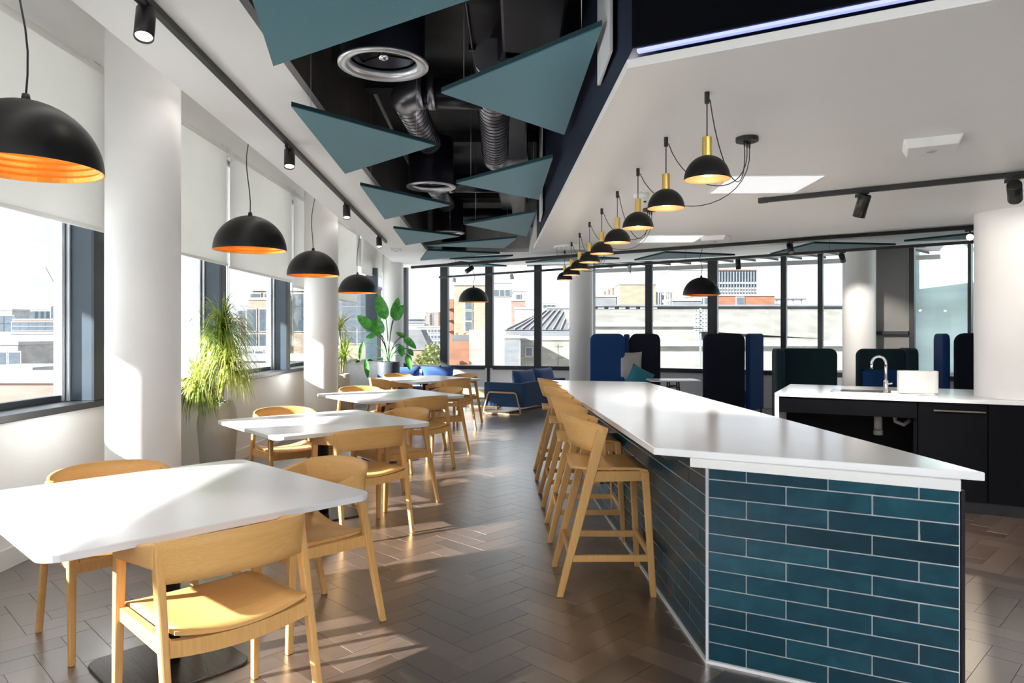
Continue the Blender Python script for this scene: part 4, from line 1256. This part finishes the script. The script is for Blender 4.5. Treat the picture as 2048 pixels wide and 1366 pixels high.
# teal acoustic triangles hung below the void
PZ = 2.73
def panel(label, tri, z=PZ, th=.03, tilt=None):
    cx = sum(p[0] for p in tri) / 3; cy = sum(p[1] for p in tri) / 3
    t = thing('acoustic_panel', label, 'acoustic panel', (cx, cy, z), group='teal triangular acoustic panels')
    tri = [(x - cx, y - cy) for x, y in tri]
    MB().prism(tri, 0, .006).build('face', M['felt'], t)
    MB().prism([(x * .998, y * .998) for x, y in tri], .006, th).build('edge', M['felt_edge'], t)
    for x, y in tri:
        wx, wy = x * .75 + cx, y * .75 + cy
        MB().tube([(x * .75, y * .75, th), (x * .75, y * .75, (SLAB if wy < 12.7 and -1.2 - .025 * wy < wx < .4 else CEIL) - z)], .0015, 4).build('wire', M['alu'], t)
    return t
for lab, tri in [
    ('largest teal triangle panel, cropped by the top edge of the picture', [(-1.17, 3.50), (-.88, 2.15), (.36, 2.44)]),
    ('left teal triangle panel below the first round air outlet', [(-1.275, 4.12), (-.537, 4.98), (-1.37, 5.86)]),
    ('right teal triangle panel, biggest one touching the navy bulkhead', [(-.387, 3.89), (.385, 3.05), (.345, 4.71)]),
    ('second left teal triangle panel, left of the second air outlet', [(-1.345, 6.32), (-.635, 7.30), (-1.46, 8.2)]),
    ('second right teal triangle panel, right of the second air outlet', [(-.487, 6.24), (.305, 5.33), (.262, 7.0)]),
    ('third left teal triangle panel, left of the third air outlet', [(-1.48, 8.9), (-.70, 9.64), (-1.58, 10.6)]),
    ('third right teal triangle panel, right of the third air outlet', [(-.57, 8.6), (.255, 7.72), (.2, 9.64)]),
    ('narrow teal triangle panel just past the third air outlet', [(-1.31, 10.68), (.068, 9.8), (-.12, 11.0)]),
    ('left teal triangle panel at the far end of the void', [(-1.65, 12.85), (-1.33, 11.3), (-.2, 11.75)]),
    ('thin teal triangle panel at the far end of the void, right one', [(-1.1, 12.6), (.02, 12.1), (-.4, 12.95)]),
    ('teal triangle panel above the far dome pendant over the coffee table', [(-1.55, 14.1), (-.95, 13.2), (-.1, 14.0)]),
    ('teal triangle panel in front of the far column, behind the bar pendants', [(.25, 13.3), (1.1, 12.3), (1.9, 12.6)]),
    ('teal triangle panel above the second far dome pendant', [(2.2, 12.85), (2.5, 11.6), (3.75, 12.0)]),
    ('dark-edged teal triangle panel above the teal sofas', [(4.3, 11.9), (4.4, 10.4), (5.7, 10.6)]),
    ('teal triangle panel beside the glaring spotlight near the large column', [(5.6, 10.2), (6.2, 9.3), (7.2, 9.6)])]:
    panel(lab, tri)

# air outlets and ducts in the void
def air_outlet(label, x, y, back=True, r=.235):
    t = thing('air_outlet', label, 'air outlet', (x, y, 2.82), group='round air outlets on spiral ducts')
    MB().lathe([(.168, .035), (.176, .008), (.20, -.004), (r, .0), (r, .012), (.19, .022), (.172, .04)], 56, closed=True).build('ring', M['alu'], t)
    MB().lathe([(r - .02, .012), (r - .02, .46), (0, .46)], 48).build('plenum', M['duct_dark'], t)
    MB().lathe([(0, .20), (.06, .19), (.12, .13), (.166, .05)], 40).build('throat', M['duct_dark'], t)
    MB().lathe([(0, .03), (.022, .035), (.030, .055), (.02, .08), (0, .085)], 16).build('nozzle', M['chrome'], t)
    for k in range(3):
        a = k * 2 * PI / 3 + .4
        MB().beam((.02 * math.cos(a), .02 * math.sin(a), .06), (.165 * math.cos(a), .165 * math.sin(a), .06), .004, .012).build('spoke', M['black'], t)
    return t
def spiral(t, pts, r, seam=.09, m='duct', seg=18):
    MB().tube(pts, r, seg).build('duct_run', M[m], t)
    P = [Vector(p) for p in pts]
    for a, b in zip(P, P[1:]):
        ln = (b - a).length
        if ln < .3: continue
        d = (b - a) / ln
        n = int(ln / seam)
        for i in range(n):
            c = a + d * (i + .5) * seam
            MB().tube([tuple(c - d * .003), tuple(c + d * .003)], r + .004, seg).build('seam', M['duct_dark'], t)
for i, (x, y, lab) in enumerate(((-.673, 3.74, 'nearest round air outlet with pale ring'), (-.776, 6.85, 'second round air outlet hanging under its dark drum'), (-.90, 10.0, 'third round air outlet from the viewer'), (-1.0, 12.35, 'farthest round air outlet at the end of the void'))):
    air_outlet(lab, x, y)
    if i < 3:
        t = thing('spiral_duct', ['nearest spiral duct elbowing from the second air outlet', 'second spiral duct leading to the third air outlet', 'farthest spiral duct leading to the last air outlet'][i], 'duct', (0, 0, 3.2), group='spiral ducts in the ceiling void')
        x2, y2 = ((-.776, 6.85), (-.90, 10.0), (-1.0, 12.35))[i]
        ys = y2 - 1.55
        spiral(t, [(x2, y2 - .10, .0), (x2 - .03, ys + .14, .0)], .115)
        el = [(x2 - .03 + .16 * (1 - math.cos(a)), ys + .14 - .16 * math.sin(a), 0) for a in [PI / 2 * k / 6 for k in range(7)]]
        MB().tube(el, .118, 18).build('elbow', M['duct'], t)
        MB().tube([(el[-1][0], el[-1][1], 0), (.0, el[-1][1] + .02, 0)], .115, 18).build('duct_run', M['duct_dark'], t)
        MB().tube([(el[-1][0] + .03, el[-1][1], 0), (el[-1][0] + .08, el[-1][1], 0)], .124, 18).build('collar', M['duct'], t)
md = thing('main_duct', 'wide black supply duct snaking above the right-hand panels', 'duct', (0, 0, 3.25))
for a, b in (((.10, 2.2, .05), (.12, 4.5, .05)), ((.12, 4.4, .05), (-.05, 5.3, .05)), ((-.05, 5.25, .05), (-.05, 6.2, .05)), ((-.05, 6.15, .05), (.06, 12.4, .2))):
    MB().beam(a, b, .36, .30).build('section', M['duct_dark'], md, bevel=.02)
MB().tube([(.05, 3.3, .02), (-.35, 3.55, .02), (-.66, 3.74, .02)], .15, 16).build('branch', M['duct_dark'], md)
sd2 = thing('spiral_duct', 'straight dark spiral duct overhead between the two right-hand panels', 'duct', (0, 0, 3.18), group='spiral ducts in the ceiling void')
spiral(sd2, [(-.12, 4.55, 0), (-.165, 7.0, 0)], .125)
MB().tube([(-.165, 7.0, 0), (-.17, 7.15, 0), (-.05, 7.3, 0), (.15, 7.32, 0)], .125, 16).build('elbow', M['duct'], sd2)
sd3 = thing('flexible_duct', 'crinkled foil duct hanging left of the nearest air outlet', 'duct', (-.86, 4.3, 3.2))
fp = bez((0.1, -.1, .2), (.02, .1, .25), (.0, .25, .1), (-.1, .3, .0), 14)
MB().tube(fp, .08, 14, radii=[.08 + .008 * (i % 2) for i in range(15)]).build('hose', M['duct'], sd3)
MB().box(-.28, -.08, .2, .42, -.09, .09).build('connector_box', M['black_paint'], sd3, bevel=.01)
for i, (x, y0, y1) in enumerate(((-.32, 2.2, 9.0), (-1.0, 3.8, 10.0))):
    c = thing('conduit', ['thin steel conduit fixed to the slab, middle of the void', 'thin steel conduit fixed to the slab, left of the spiral duct'][i], 'conduit', (x, y0, SLAB - .03))
    MB().tube([(0, 0, 0), (0, y1 - y0, 0)], .012, 8).build('pipe', M['duct'], c)
    for k in range(6): MB().box(-.03, .03, .4 + k * 1.05, .44 + k * 1.05, -.016, .03).build('saddle', M['duct_dark'], c)
bm_ = MB()
for y in (4.6, 6.4, 8.2, 10.0, 11.6):
    o = struct(MB().box(-1.5, .3, y, y + .16, SLAB - .13, SLAB).build('ceiling_rib', M['concrete']), 'dark concrete rib across the void ceiling')

# ------------------------------------------------------------------ the city outside
def flat(name, c, rough=.8): return vary(mat(name, c, rough), tuple(x * .82 for x in c), tuple(min(1, x * 1.1) for x in c), (.3, .3, .9), 2.2, 9)
M['b_cream'] = flat('cream_render', (0.227, 0.184, 0.132))
M['b_white'] = flat('white_render', (0.257, 0.257, 0.249))
M['b_grey'] = flat('grey_cladding', (0.132, 0.143, 0.153))
M['b_brick'] = flat('orange_brick', (0.190, 0.081, 0.044))
M['b_pink'] = flat('pink_brick', (0.213, 0.139, 0.113))
M['b_stone'] = flat('pale_stone', (0.201, 0.198, 0.176))
M['b_slate'] = flat('slate_roof', (0.088, 0.092, 0.098))
M['b_roof'] = flat('grey_green_roof', (0.152, 0.148, 0.130))
M['b_glass'] = flat('dark_office_glass', (0.042, 0.059, 0.077), .25)
M['b_win'] = flat('window_dark', (0.068, 0.085, 0.102), .2)
M['b_trim'] = flat('white_trim', (0.275, 0.275, 0.272))
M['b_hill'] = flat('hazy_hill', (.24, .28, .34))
M['b_ground'] = flat('pale_ground', (.55, .55, .54))
M['b_green'] = leaf_mat('tree_leaves', (.10, .14, .04), (.24, .26, .09))
M['b_aqua'] = flat('pale_aqua_glass', (0.324, 0.423, 0.423), .3)
GZ = -17.0

struct(MB().box(-900, 900, -300, 1500, GZ - 1, GZ).build('ground', M['b_ground']), 'city ground far below the windows')

def building(name, label, x0, x1, y, zt, m, depth=None, rows=(), cols=(), win=(1.2, 1.6), wm='b_win', rz=0.0, roof=None, cat='building', parapet=True, left_rows=None):
    """front face at distance y; windows: rows = list of heights (centre), cols = list of x centres"""
    depth = depth or (x1 - x0) * .8
    cx = (x0 + x1) / 2; hw = (x1 - x0) / 2
    t = thing(name, label, cat, (cx, y, GZ), rz)
    H = zt - GZ
    MB().box(-hw, hw, 0, depth, 0, H).build('wall', M[m], t)
    if parapet:
        e = hw * .02 + .05
        MB().box(-hw - e, hw + e, -e, depth + e, H, H + .25 + hw * .02).build('roof_edge', M['b_trim'], t)
    fm = None
    for r in rows:
        for c in cols:
            if fm is None:
                w, h = win
                f = MB().box(-w / 2 - .12, w / 2 + .12, -.10, .05, -h / 2 - .12, h / 2 + .12).build('window', M['b_trim'], t)
                p = MB().box(-w / 2, w / 2, -.12, -.02, -h / 2, h / 2).build('glazing', M[wm], f)
                fm = (f, p); o = f
            else:
                o = fm[0].copy(); COL.objects.link(o); o.parent = t
                q = fm[1].copy(); COL.objects.link(q); q.parent = o
            o.location = (c - cx, 0, r - GZ)
    return t
def lin(a, b, n): return [a + (b - a) * i / (n - 1) for i in range(n)] if n > 1 else [a]

# straight ahead, through the left part of the far glazing (d = distance from the viewer)
X = lambda u, d: (u - 1024) / 1428 * d
Z = lambda v, d: EYE + (667 - v) / 1428 * d
hh = MB()
def ridge(name, label, pts, d, th):
    n = len(pts)
    top = [(X(u, d), d, Z(v, d)) for u, v in pts]
    vs = top + [(x, y - th * .7, GZ) for x, y, z in top] + [(x, y + th, GZ) for x, y, z in top]
    fs = [(i, i + 1, n + i + 1, n + i) for i in range(n - 1)] + [(i + 1, i, 2 * n + i, 2 * n + i + 1) for i in range(n - 1)]
    o = MB().add(vs, fs, True).build(name, M['b_hill'], fix=True)
    return struct(o, label)
ridge('hill', 'hazy hill ridge behind the city, left part', [(-900, 640), (-300, 625), (100, 620), (500, 640), (760, 632), (815, 624), (850, 612), (880, 604), (930, 596), (985, 588), (1040, 598), (1075, 593), (1140, 591), (1200, 600), (1300, 600), (1400, 596)], 1300, 400)
ridge('hill', 'hazy hill ridge behind the city, right part', [(1380, 600), (1480, 580), (1516, 583), (1560, 590), (1600, 592), (1645, 590), (1690, 594), (1800, 588), (2100, 610), (2600, 640)], 1250, 400)

d = 120
b = building('hotel', 'cream tower block with columns of dark windows behind the far dome pendant', X(908, d), X(1016, d), d, Z(571, d), 'b_cream', 12, [Z(v, d) for v in (609, 632, 653, 690)], [X(u, d) for u in (937, 1004)], (1.1, 1.5))
building('hotel_core', 'white stair tower with a wide glazed band beside the cream tower', X(985, d - 1), X(1024, d - 1), d - 1.6, Z(568, d), 'b_white', 1.2, [Z(587, d)], [X(u, d) for u in (993, 1004, 1015)], (.75, 1.0))
b = building('brick_flank', 'narrow orange brick wing with balconies left of the cream tower', X(896, d), X(906.5, d), d + 1, Z(598, d), 'b_brick', 8)
for v in (617, 640, 662):
    MB().box(-.9, .1, -.8, 0, Z(v, d) - GZ, Z(v, d) - GZ + .12).build('balcony', M['b_grey'], b)
building('gabled_house', 'white block with a small window right of the cream tower', X(1026, 118), X(1051, 118), 118, Z(583, 118), 'b_white', 8, [Z(595, 118)], [X(1036, 118)], (.6, .9))
building('tan_block', 'tan block below the white gable right of the cream tower', X(1023, 114), X(1050, 114), 114, Z(602, 114), 'b_pink', 3)
d = 85
building('white_block', 'plain white block in front of the cream tower', X(1030, d), X(1072, d), d, Z(619, d), 'b_white', 8)
d = 200
building('office', 'white stepped office block on the hillside', X(1083, d), X(1112, d), d, Z(607, d), 'b_white', 12, [Z(613, d)], [X(u, d) for u in (1090, 1098, 1106)], (1, .9))
building('grey_hall', 'long grey hall roof in front of the hillside', X(1095, 180), X(1142, 180), 180, Z(617, 180), 'b_slate', 14)
d = 78
hp = thing('hip_roof_hall', 'pale hall with a ribbed grey hip roof left of the far column', 'building', (X(1092, d), d, GZ))
zb, zt2 = Z(660, d) - GZ, Z(630, d) - GZ
MB().box(-3.6, 4.2, 0, 8, 0, zb - 1.2).build('wall', M['b_white'], hp)
MB().add([(-4.6, -.5, zb), (5, -.5, zb), (5, 8.5, zb), (-4.6, 8.5, zb), (.2, 4, zt2 + .6), (5, 4, zt2 + .6)], [(0, 1, 5, 4), (2, 3, 4, 5), (3, 0, 4), (1, 2, 5)]).build('roof', M['b_slate'], hp)
for i in range(12):
    k = i / 11
    MB().beam((-4.3 + 9.2 * k, -.5, zb + .1), (max(.2, -1 + 6 * k), 4, zt2 + .7), .08, .12).build('rib', M['b_trim'], hp)
MB().box(-4.4, 4.8, -.4, .2, zb - 1.3, zb - .02).build('shadow_gap', M['b_grey'], hp)
MB().box(-3.4, 4.4, -.9, 0, 0, zb - 1.3).build('parapet', M['b_white'], hp)
d = 55
building('plant_room', 'grey metal plant room on a roof, in front of the pale hall', X(1009, d), X(1039, d), d, Z(677, d), 'b_grey', 1.6)
building('pale_annex', 'pale annex wall with one small window below the hip roof', X(1041, d + 2), X(1146, d + 2), d + 2, Z(681, d), 'b_stone', 6, [Z(705, d)], [X(1059, d)], (.45, .6))
an = thing('aerial', 'thin black aerial on the pale annex roof', 'aerial', (X(1116, 50), 50, Z(735, 50)))
MB().tube([(0, 0, 0), (0, 0, 1.6)], .03, 5).tube([(-.35, 0, 1.45), (.35, 0, 1.45)], .02, 5).tube([(-.4, 0, .65), (.35, 0, .65)], .02, 5).build('mast', M['black'], an)
d = 62
building('brick_house', 'low orange brick house below the cream tower', X(890, d), X(975, d), d, Z(683, d), 'b_brick', 6, parapet=False)
sl = thing('slate_roof', 'small purple slate roof with two chimneys above the orange brick house', 'roof', (X(921, 63), 63, Z(684, 63)))
MB().box(-.75, .75, 0, 1.5, 0, .62).build('slope', M['b_slate'], sl)
for k in (-.35, .35): MB().box(k - .1, k + .1, .2, .5, .62, .82).build('chimney', M['b_brick'], sl)
building('cream_gable', 'cream plaster gable wall in front of the cream tower', X(938, 61), X(977, 61), 61, Z(659, 61), 'b_stone', .8, parapet=False)
d = 150
building('council_office', 'white office with three rows of square windows, left of the brick wing', X(833, d), X(892, d), d, Z(655, d), 'b_white', 14, [Z(v, d) for v in (662, 674, 685)], lin(X(839, d), X(884, d), 8), (.5, .6))
d = 230
building('pink_tower', 'pink brick tower on the skyline at the left', X(851, d), X(877, d), d, Z(625, d), 'b_pink', 8, lin(Z(650, d), Z(630, d), 5), [X(862, d)], (.9, 1.4))
building('white_slab', 'pale slab building on the skyline at the left', X(812, d), X(846, d), d + 5, Z(632, d), 'b_white', 12, [Z(640, d), Z(647, d)], lin(X(817, d), X(841, d), 5), (2.6, .7))
building('low_white_block', 'low white block under the pink tower', X(800, 175), X(848, 175), 175, Z(650, 175), 'b_trim', 10)
d = 74
mr = thing('mansard_house', 'old house with steep slate mansard roof left of the tree', 'building', (X(822, d), d, GZ))
zq = Z(700, d) - GZ
MB().box(-2.4, 1.9, 0, 6, 0, zq).build('wall', M['b_pink'], mr)
MB().hexa([(-2.5, -.1, zq), (2.0, -.1, zq), (2.0, 6.1, zq), (-2.5, 6.1, zq)], [(-1.8, .8, Z(659, d) - GZ), (.9, .8, Z(659, d) - GZ), (.9, 5, Z(659, d) - GZ), (-1.8, 5, Z(659, d) - GZ)]).build('roof', M['b_slate'], mr)
def tree(label, x, y, z, r, seed, bare=.5):
    t = thing('tree', label, 'tree', (x, y, GZ))
    rn = random.Random(seed)
    MB().tube([(0, 0, 0), (.1, 0, (z - GZ) * .6), (0, 0, z - GZ + r * .4)], .25, 7, radii=[.3, .2, .06]).build('trunk', M['bark'], t)
    f = MB()
    for i in range(420):
        u = Vector((rn.gauss(0, 1), rn.gauss(0, 1), rn.gauss(0, 1))).normalized() * r * rn.random() ** .4
        c = Vector((u.x, u.y, u.z * 1.2 + z - GZ)); s = r * .10
        a = Vector((rn.uniform(-1, 1), rn.uniform(-1, 1), rn.uniform(-1, 1))) * s; b2 = a.orthogonal().normalized() * s
        f.add([c - a - b2, c + a - b2, c + a + b2, c - a + b2], [(0, 1, 2, 3)])
    o = f.build('foliage', M['b_green'], t, fix=False); o['kind'] = 'stuff'
tree('yellow-green tree in the street left of the orange brick house', X(866, 60), 60, Z(714, 60), 1.0, 4)
tree('small tree below the mansard roof', X(845, 66), 66, Z(725, 66), .8, 5)

# through the right part of the far glazing
d = 46
st = thing('market_hall', 'long pale stone hall with weathered parapet behind the tall sofas', 'building', (X(1440, d), d, GZ))
x0, x1 = X(1180, d) - X(1440, d), X(1760, d) - X(1440, d)
zz = lambda v: Z(v, d) - GZ
MB().box(x0, x1, 0, 12, 0, zz(683)).build('wall', M['b_stone'], st)
MB().box(x0, x1, -.35, .3, zz(692), zz(682)).build('cornice', M['b_trim'], st)
MB().box(x0, x1, -.15, .3, zz(740), zz(735)).build('string_course', M['b_trim'], st)
xm = X(1400, d) - X(1440, d)
MB().box(x0, xm, .2, 3, zz(683), zz(650)).build('parapet', M['b_stone'], st)
MB().box(x0, xm, .0, .4, zz(653), zz(645)).build('coping', M['b_trim'], st)
MB().add([(xm - 8.5, .6, zz(646)), (x1, .4, zz(684)), (x1, 4.5, zz(640) + .84), (xm - 8.5, 4.5, zz(640) + .84)], [(0, 1, 2, 3)]).build('roof_slope', M['b_roof'], st)
MB().hexa([(xm, .2, zz(684)), (x1, .2, zz(684)), (x1, 4.6, zz(640) + .55), (xm, 4.6, zz(640) + .55)], [(xm, .1, zz(683)), (x1, .1, zz(683)), (x1, 4.6, zz(640) + .85), (xm, 4.6, zz(640) + .85)]).build('roof_slope', M['b_roof'], st)
for k in range(9):
    f = (k + 1) / 10
    MB().beam((xm, .15 + 4.45 * f, zz(683) + (zz(640) + .87 - zz(683)) * f), (x1, .15 + 4.45 * f, zz(683) + (zz(640) + .87 - zz(683)) * f), .05, .05).build('slate_course', M['b_stone'], st)
MB().box(x0, x1, 4.6, 8, zz(640), zz(640) + 1.05).build('clerestory', M['b_slate'], st)
MB().box(x0, x1, 4.4, 8.4, zz(640) + 1.05, zz(640) + 1.17).build('eaves', M['b_grey'], st)
for k in range(7):
    MB().box(x0 + .3 + k * .75, x0 + .75 + k * .75, 4.5, 4.65, zz(640) + .88, zz(640) + 1.03).build('vent', M['b_trim'], st)
pf = thing('stair_screen', 'white perforated stair screen rising from the stone hall', 'screen', (X(1402, 44), 44, Z(665, 44)))
MB().box(-.05, .05, .06, .14, GZ - Z(665, 44), 1.5).build('mast', M['b_grey'], pf)
for i in range(6):
    MB().box(-.45 + .02 * i, .42, -.05, .05, .06 + i * .24, .20 + i * .24).build('slat', M['b_trim'], pf)
    for k in range(4): MB().box(-.36 + k * .2, -.25 + k * .2, -.06, -.051, .09 + i * .24, .17 + i * .24).build('hole', M['b_win'], pf)
d = 95
building('clad_box', 'grey clad box building above the stone hall, at the left', X(1188, d), X(1233, d), d, Z(594, d), 'b_grey', 8)
building('cream_box', 'cream clad box building above the stone hall', X(1239, d - 2), X(1312, d - 2), d - 2, Z(571, d), 'b_cream', 8)
building('white_box', 'bright white box between the flue stacks and the dome pendant', X(1298, d + 6), X(1345, d + 6), d + 6, Z(580, d), 'b_stone', 8)
gg = thing('glass_gable', 'small glazed gable with aqua lantern above the grey clad box', 'building', (X(1222, 97), 97, GZ))
zg = Z(594, 97) - GZ
MB().add([(-1.4, 0, zg), (1.1, 0, zg), (1.1, 0, zg + 1.7), (-1.4, 0, zg + .5), (-1.4, 4, zg), (1.1, 4, zg), (1.1, 4, zg + 1.7), (-1.4, 4, zg + .5)], [(0, 1, 2, 3), (7, 6, 5, 4), (3, 2, 6, 7), (0, 3, 7, 4), (2, 1, 5, 6)]).build('glazing', M['b_aqua'], gg)
for k in range(4): MB().beam((-.9 + k * .55, -.05, zg), (-.9 + k * .55, -.05, zg + .8 + k * .25), .1, .1).build('post', M['b_brick'], gg)
MB().box(.2, .8, 1, 1.6, zg + 1.3, zg + 2.1).build('lantern', M['b_aqua'], gg)
fs_ = thing('flue_stack', 'cluster of dark and silver flue pipes above the stone hall', 'flue', (X(1330, 62), 62, GZ))
for k, (dx, m) in enumerate(((-.55, 'b_slate'), (-.36, 'b_slate'), (.02, 'b_white'), (.2, 'b_white'), (.5, 'b_slate'))):
    MB().lathe([(.0, 0), (.08, 0), (.08, Z(585, 62) - GZ - .1 * (k % 2)), (.0, Z(585, 62) - GZ)], 10, c=(dx, 0)).build('pipe', M[m], fs_)
building('slate_hut', 'grey sloped roof hut right of the flue pipes', X(1345, 66), X(1402, 66), 66, Z(602, 66), 'b_grey', 4)
d = 140
building('white_tower', 'large bright white block behind the second far dome pendant', X(1343, d), X(1432, d), d, Z(540, d), 'b_trim', 12)
building('orange_terrace', 'orange brick terrace left of the dark glass office', X(1385, 100), X(1432, 100), 100, Z(592, 100), 'b_brick', 5, [Z(602, 100)], [X(u, 100) for u in (1392, 1402, 1412)], (.5, .9))
d = 180
go = building('glass_office', 'dark glass office with orange top edge right of the second far dome pendant', X(1432, d), X(1513, d), d, Z(541, d), 'b_glass', 12, parapet=False)
hw = (X(1513, d) - X(1432, d)) / 2
MB().box(-hw - .2, hw + .2, -.3, 12, Z(541, d) - GZ, Z(538, d) - GZ).build('roof_edge', M['b_pink'], go)
for v in (566, 577, 583):
    MB().box(-hw, hw, -.15, 0, Z(v, d) - GZ - .25, Z(v, d) - GZ + .25).build('floor_band', M['b_trim'], go)
for k in range(14): MB().box(-hw + k * hw / 7, -hw + k * hw / 7 + .18, -.2, 0, Z(590, d) - GZ, Z(543, d) - GZ).build('fin', M['b_grey'], go)
building('orange_block', 'long orange brick block below the dark glass office', X(1425, 120), X(1549, 120), 120, Z(592, 120), 'b_brick', 8, [Z(602, 120)], [X(1480, 120)], (1.2, 1.2))
cp = thing('roof_canopy', 'flat grey roof canopy on posts right of the orange block', 'canopy', (X(1580, 130), 130, GZ))
MB().box(-3, 3, 0, 3, Z(599, 130) - GZ, Z(597, 130) - GZ).build('roof', M['b_slate'], cp)
for k in range(4): MB().box(-2.4 + k * 1.5, -2.2 + k * 1.5, .2, .4, 0, Z(599, 130) - GZ).build('post', M['b_grey'], cp)
building('hillside_block', 'low pale block under the roof canopy', X(1540, 125), X(1640, 125), 125, Z(612, 125), 'b_grey', 6)

# through the nearest left-hand windows: a wide jumble of pale buildings
def side_building(name, label, u0, u1, v, d, m, rows=(), n=0, win=(1.4, 1.4), depth=5, wm='b_win'):
    return building(name, label, X(u0, d), X(u1, d), d, Z(v, d), m, depth, [Z(r, d) for r in rows], lin(X(u0 + 6, d), X(u1 - 6, d), n) if n else (), win, wm)
side_building('warehouse', 'white gabled warehouse with tall windows, low outside the nearest left window', -60, 36, 690, 60, 'b_white', (718,), 4, (.9, 1.1))
side_building('office', 'grey office with arched bays outside the nearest left window', 38, 126, 690, 66, 'b_grey', (722,), 4, (.8, 1.8))
side_building('flats', 'orange brick flats outside the nearest left window', 27, 106, 641, 130, 'b_brick', (648, 657), 5, (1.6, .7))
side_building('flats', 'white flats with glazed stair at the left picture edge', -60, 24, 621, 140, 'b_white', (640, 655), 5, (2.0, 1.6))
side_building('office', 'pale blue-grey glass office at the window post of the nearest left window', 106, 150, 614, 150, 'b_aqua', (622, 640), 2, (2, 2))
side_building('tower', 'white roofline block on the skyline outside the nearest left window', 62, 108, 618, 190, 'b_white', (630,), 4, (2.4, 2))
side_building('shed', 'long low white roof in front of the brick flats', 20, 140, 668, 100, 'b_trim')
side_building('terrace', 'white terrace with green window frames low in the nearest left window', -80, 64, 745, 40, 'b_white', (758,), 8, (.9, .7))
side_building('yard_wall', 'pale yard wall at the foot of the nearest left window', -120, 160, 766, 32, 'b_pink')
side_building('classical_hall', 'cream classical hall with columns outside the middle left window', 497, 560, 600, 80, 'b_cream', (640, 690), 3, (1.0, 2.4))
side_building('classical_wing', 'cream upper storey with cornice above the classical hall', 505, 660, 582, 88, 'b_cream', (600, 625, 650), 6, (1.2, 1.5))
side_building('flats', 'pink brick flats left of the classical hall', 440, 478, 636, 110, 'b_pink', (650, 665, 680), 3, (1.3, 1.2))
side_building('flats', 'white flats stepping behind the spiky plant', 478, 520, 612, 140, 'b_white', (628, 645, 662), 3, (1.5, 1.3))
side_building('terrace', 'low pink-roofed terrace behind the spiky plant', 430, 545, 700, 70, 'b_pink', (712,), 6, (.7, .9))
side_building('yard_wall', 'pale roof terrace at the foot of the middle left window', 380, 640, 722, 45, 'b_white')
side_building('flats', 'cream flats with balcony lines outside the window by the corner', 660, 745, 575, 75, 'b_cream', (600, 625, 650, 675), 5, (1.0, 1.2))
cr_ = thing('tower_crane', 'distant pale tower crane outside the nearest left window', 'crane', (X(112, 400), 400, GZ))
MB().beam((0, 0, 0), (0, 0, Z(575, 400) - GZ), 1.2, 1.2).beam((0, 0, Z(575, 400) - GZ), (-6, 0, Z(535, 400) - GZ), .6, .6).build('mast', M['b_grey'], cr_)

# neighbouring facade seen through the right-hand panes
nb = thing('neighbour_facade', 'pale aqua glass facade of the next wing outside the right-hand panes', 'building', (10.5, 15.5, GZ), R(-38))
MB().box(-1.9, 5.5, 0, .6, 0, 36).build('wall', M['b_aqua'], nb)
for x in (-1.85, -.3, .9, 2.6): MB().box(x, x + .28, -.25, 0, 0, 36).build('mullion', M['b_grey'], nb)
for z in (17.2, 20.6): MB().box(-1.9, 5.5, -.12, 0, z, z + .3).build('floor_band', M['b_grey'], nb)
for k in range(5): MB().beam((1.2 + k * .5, -.5, 22.5), (2.6 + k * .5, -.5, 15.5), .06, .06).build('brace', M['b_slate'], nb)
MB().beam((-1.6, -1.6, 21.6), (2.6, -1.6, 17.6), .5, .25).build('stair_string', M['b_trim'], nb)

# slatted sunshade outside the far windows
ss = thing('sunshade', 'white slatted sunshade outside the top of the right far windows', 'sunshade', (3.7, 14.75, 3.0), R(-27))
MB().box(-3.9, 4.6, -.2, 2.7, .16, .19).build('roof_sheet', M['b_trim'], ss)
for k in range(15):
    MB().beam((-3.6 + k * .5, -.2, .12), (-2.6 + k * .5, 2.6, .12), .018, .05).build('slat', M['b_slate'], ss)
MB().beam((-3.8, .1, .02), (4.2, .1, .02), .08, .1).beam((-3.2, 2.5, .02), (4.6, 2.5, .02), .08, .1).build('carrier', M['b_trim'], ss)
